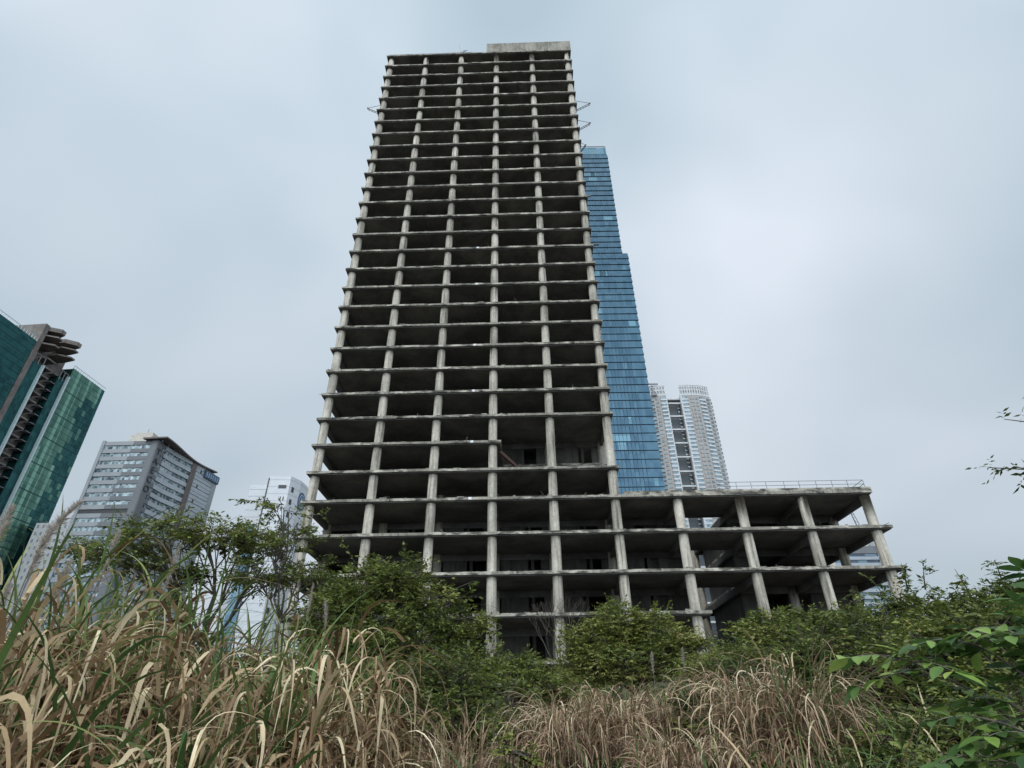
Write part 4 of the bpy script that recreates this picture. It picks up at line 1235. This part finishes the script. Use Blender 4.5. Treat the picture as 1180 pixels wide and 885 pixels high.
def broad_plant(name, root, stems, label, cat, seed, leaf, tint=.5):
    rng = np.random.default_rng(seed)
    t = empty(name, root, 0, label, cat)
    O = np.array(root); mb = MB(); V=[];F_=[];T=[];off=[0]
    for tip, bend, nl, tn in stems:
        e = np.array(tip)-O; m_ = e*.5+np.array([bend[0],bend[1],bend[2]])
        us = np.linspace(0,1,10); pts = [2*m_*u*(1-u)+e*u*u for u in us]
        mb.tube(pts, [.011*(1-.65*u) for u in us], 6)
        nl = int(nl*1.7)
        for j in range(nl):
            u = .35+.65*j/max(1,nl-1); p = 2*m_*u*(1-u)+e*u*u; tg = 2*m_*(1-2*u)+2*e*u; tg /= np.linalg.norm(tg)
            d = tg*.7+rng.normal(0,.5,3)*np.array([1,1,.45]); 
            if j == nl-1: d = tg
            pinnate(rng, p, d, leaf*rng.uniform(1.3,2.0), leaf, int(rng.integers(2,5)), mb, V, F_, T, off, rng.uniform(.1,.4), tn)
    mb.build('stem', M['twig'], t)
    attr_mesh('foliage', np.array(V), np.array(F_), np.array(T), M['leaf_b'], t, smooth=True)
gz_ = lambda x, y: float(ground_z(np.array(x), np.array(y)))-.05
broad_plant('broad_leaved_plant', (3.1,3.3,gz_(3.1,3.3)),
   [((2.06,3.48,1.96),(-.1,0,.45),7,.75),((2.38,3.35,2.02),(0,0,.5),6,.4),((2.60,3.25,2.05),(.1,0,.45),6,.45),((2.80,3.1,2.2),(.1,0,.4),6,.55),
    ((2.48,3.3,1.72),(0,0,.25),6,.45),((2.23,3.2,1.66),(0,-.1,.3),5,.6),((2.73,3.2,1.85),(0,0,.3),6,.5),((2.38,3.1,1.58),(0,-.1,.2),5,.4),((2.83,3.05,1.65),(0,-.1,.2),6,.5),((2.93,3.4,2.1),(.1,.1,.35),6,.4),((2.88,3.3,2.0),(0,0,.3),6,.35),
    ((2.63,3.0,1.5),(0,-.1,.2),5,.45),((2.18,3.15,1.5),(0,-.1,.2),5,.5)],
   'foreground plant with large glossy bright green leaflets at right edge', 'plant', 91, .135)

# overhanging branch of a tree standing just outside the frame at right
def overhang():
    rng = np.random.default_rng(93)
    t = empty('overhanging_tree', (6.6,4.6,gz_(6.6,4.6)), 0, 'dark thin-leaved branch tips reaching in from the right edge against the sky', 'tree')
    O = np.array(t.location); mb = MB()
    mb.tube([(0,0,0),(-.1,0,1.4),(.05,.05,2.6),(-.15,0,3.9)], [.14,.11,.08,.04], 8)
    S_=[];D_=[];L_=[];T_=[]
    for a, b, n in [((6.5,4.6,3.2),(4.02,4.5,3.50),30),((6.5,4.6,3.5),(4.22,4.35,3.88),7),((6.45,4.6,3.0),(4.16,4.38,3.36),5),((6.5,4.6,3.6),(5.2,4.9,4.4),30),((6.5,4.6,3.6),(7.6,4.9,4.4),40),((6.5,4.6,3.3),(6.0,5.9,4.2),40)]:
        a = np.array(a)-O; b = np.array(b)-O; m_ = (a+b)/2+np.array([0,0,.1])
        us = np.linspace(0,1,9); pts = [a*(1-u)**2+2*m_*u*(1-u)+b*u*u for u in us]
        mb.tube(pts, [.022*(1-.85*u) for u in us], 5)
        d = (b-a)/np.linalg.norm(b-a)
        for j in range(n):
            u = 1-.55*(j/n); p = a*(1-u)**2+2*m_*u*(1-u)+b*u*u
            S_.append(p); dd = d*.6+rng.normal(0,.4,3)*np.array([1,1,.45]); dd[2] -= .12; D_.append(dd/np.linalg.norm(dd)); L_.append(rng.uniform(.08,.18)); T_.append(.15)
    mb.build('trunk', M['bark'], t)
    V,F_,T = leaves_on_twigs(rng, np.array(S_), np.array(D_), np.array(L_), .06, 6, np.array(T_), .3, .3)
    attr_mesh('crown', V, F_, T, M['leaf'], t)
overhang()

# pale rubble at the bottom edge
def rubble(x, y, s, label, seed):
    rng = np.random.default_rng(seed); mb = MB()
    n = 14; vs = []; 
    for i in range(n):
        v = rng.normal(0,1,3); v /= np.linalg.norm(v); vs.append(v*np.array([1.3,.9,.7])*s*rng.uniform(.75,1.1))
    import bmesh
    bm = bmesh.new()
    for v in vs: bm.verts.new(v)
    bmesh.ops.convex_hull(bm, input=bm.verts)
    me = bpy.data.meshes.new('concrete_rubble'); bm.to_mesh(me); bm.free(); me.materials.append(M['offwhite'])
    o = bpy.data.objects.new('concrete_rubble', me); link(o); o.location = (x,y,float(ground_z(np.array(x),np.array(y)))+s*.35)
    tag(o, label, 'rubble', 'pale lumps at the bottom edge')
rubble(-.53,5.35,.085,'largest white lump of rubble at bottom centre edge',1)
rubble(-.36,5.4,.05,'small pale lump right of largest white rubble',2)
rubble(-.20,5.3,.04,'tiny pale rubble lump nearest to the green weed',3)

# ================================================================== SKY, SUN, CAMERA
w = bpy.data.worlds.new('World'); scn.world = w; w.use_nodes = True
nt = w.node_tree; bg = nt.nodes['Background']
SUN_EL, SUN_AZ = R(52), R(205)      # azimuth clockwise from +Y
sky = node(nt, 'ShaderNodeTexSky'); sky.sky_type = 'NISHITA'; sky.sun_disc = False
sky.sun_elevation = SUN_EL; sky.sun_rotation = SUN_AZ; sky.air_density = 1.5; sky.dust_density = 4
tc = node(nt, 'ShaderNodeTexCoord')
mp = node(nt, 'ShaderNodeMapping'); mp.inputs['Scale'].default_value = (1,1,1.4); nt.links.new(tc.outputs['Generated'], mp.inputs[0])
n1 = noise(nt, mp.outputs[0], 1.5, 3, .42, .25)
cloud = ramp(nt, n1, [(.32,(3.95,4.95,5.7)),(.5,(5.3,6.2,6.95)),(.68,(7.0,7.6,8.4))])
# overcast deck: brighter towards the zenith, boosted behind the viewer to light the scene
sx = node(nt, 'ShaderNodeSeparateXYZ'); nt.links.new(tc.outputs['Generated'], sx.inputs[0])
zr = node(nt, 'ShaderNodeMapRange'); zr.inputs[1].default_value = -.05; zr.inputs[2].default_value = 1.0; zr.inputs[3].default_value = .86; zr.inputs[4].default_value = 1.32
nt.links.new(sx.outputs['Z'], zr.inputs[0])
yr = node(nt, 'ShaderNodeMapRange'); yr.inputs[1].default_value = .35; yr.inputs[2].default_value = -.9; yr.inputs[3].default_value = 1.0; yr.inputs[4].default_value = 3.7
nt.links.new(sx.outputs['Y'], yr.inputs[0])
mu = node(nt, 'ShaderNodeMath', operation='MULTIPLY'); nt.links.new(zr.outputs[0], mu.inputs[0]); nt.links.new(yr.outputs[0], mu.inputs[1])
vm = node(nt, 'ShaderNodeVectorMath', operation='SCALE'); nt.links.new(cloud, vm.inputs[0]); nt.links.new(mu.outputs[0], vm.inputs['Scale'])
col = mix(nt, .90, sky.outputs[0], vm.outputs[0])
nt.links.new(col, bg.inputs[0]); bg.inputs[1].default_value = .10

sl = bpy.data.lights.new('sun', 'SUN'); sl.energy = 1.5; sl.angle = R(20); sl.color = (1,.97,.92)
so = bpy.data.objects.new('sun', sl); link(so)
dv = Vector((sin(SUN_AZ)*cos(SUN_EL), cos(SUN_AZ)*cos(SUN_EL), sin(SUN_EL)))
so.rotation_euler = dv.to_track_quat('Z','Y').to_euler()

cam = bpy.data.cameras.new('camera'); co = bpy.data.objects.new('camera', cam); link(co)
co.location = (0,0,CAMZ)
cam.sensor_fit = 'HORIZONTAL'; cam.sensor_width = 36; cam.lens = F_PX/1180*36; cam.clip_start = .05; cam.clip_end = 6000
fwd = Vector((0, cos(PITCH), sin(PITCH)))
q = fwd.to_track_quat('-Z','Y')
co.rotation_euler = (q.to_matrix() @ Matrix.Rotation(ROLL, 3, 'Z')).to_euler()
scn.camera = co
scn.view_settings.view_transform = 'Standard'; scn.view_settings.look = 'None'
scn.view_settings.exposure = 0; scn.view_settings.gamma = 1
scn.render.engine = 'CYCLES'
scn.cycles.max_bounces = 6
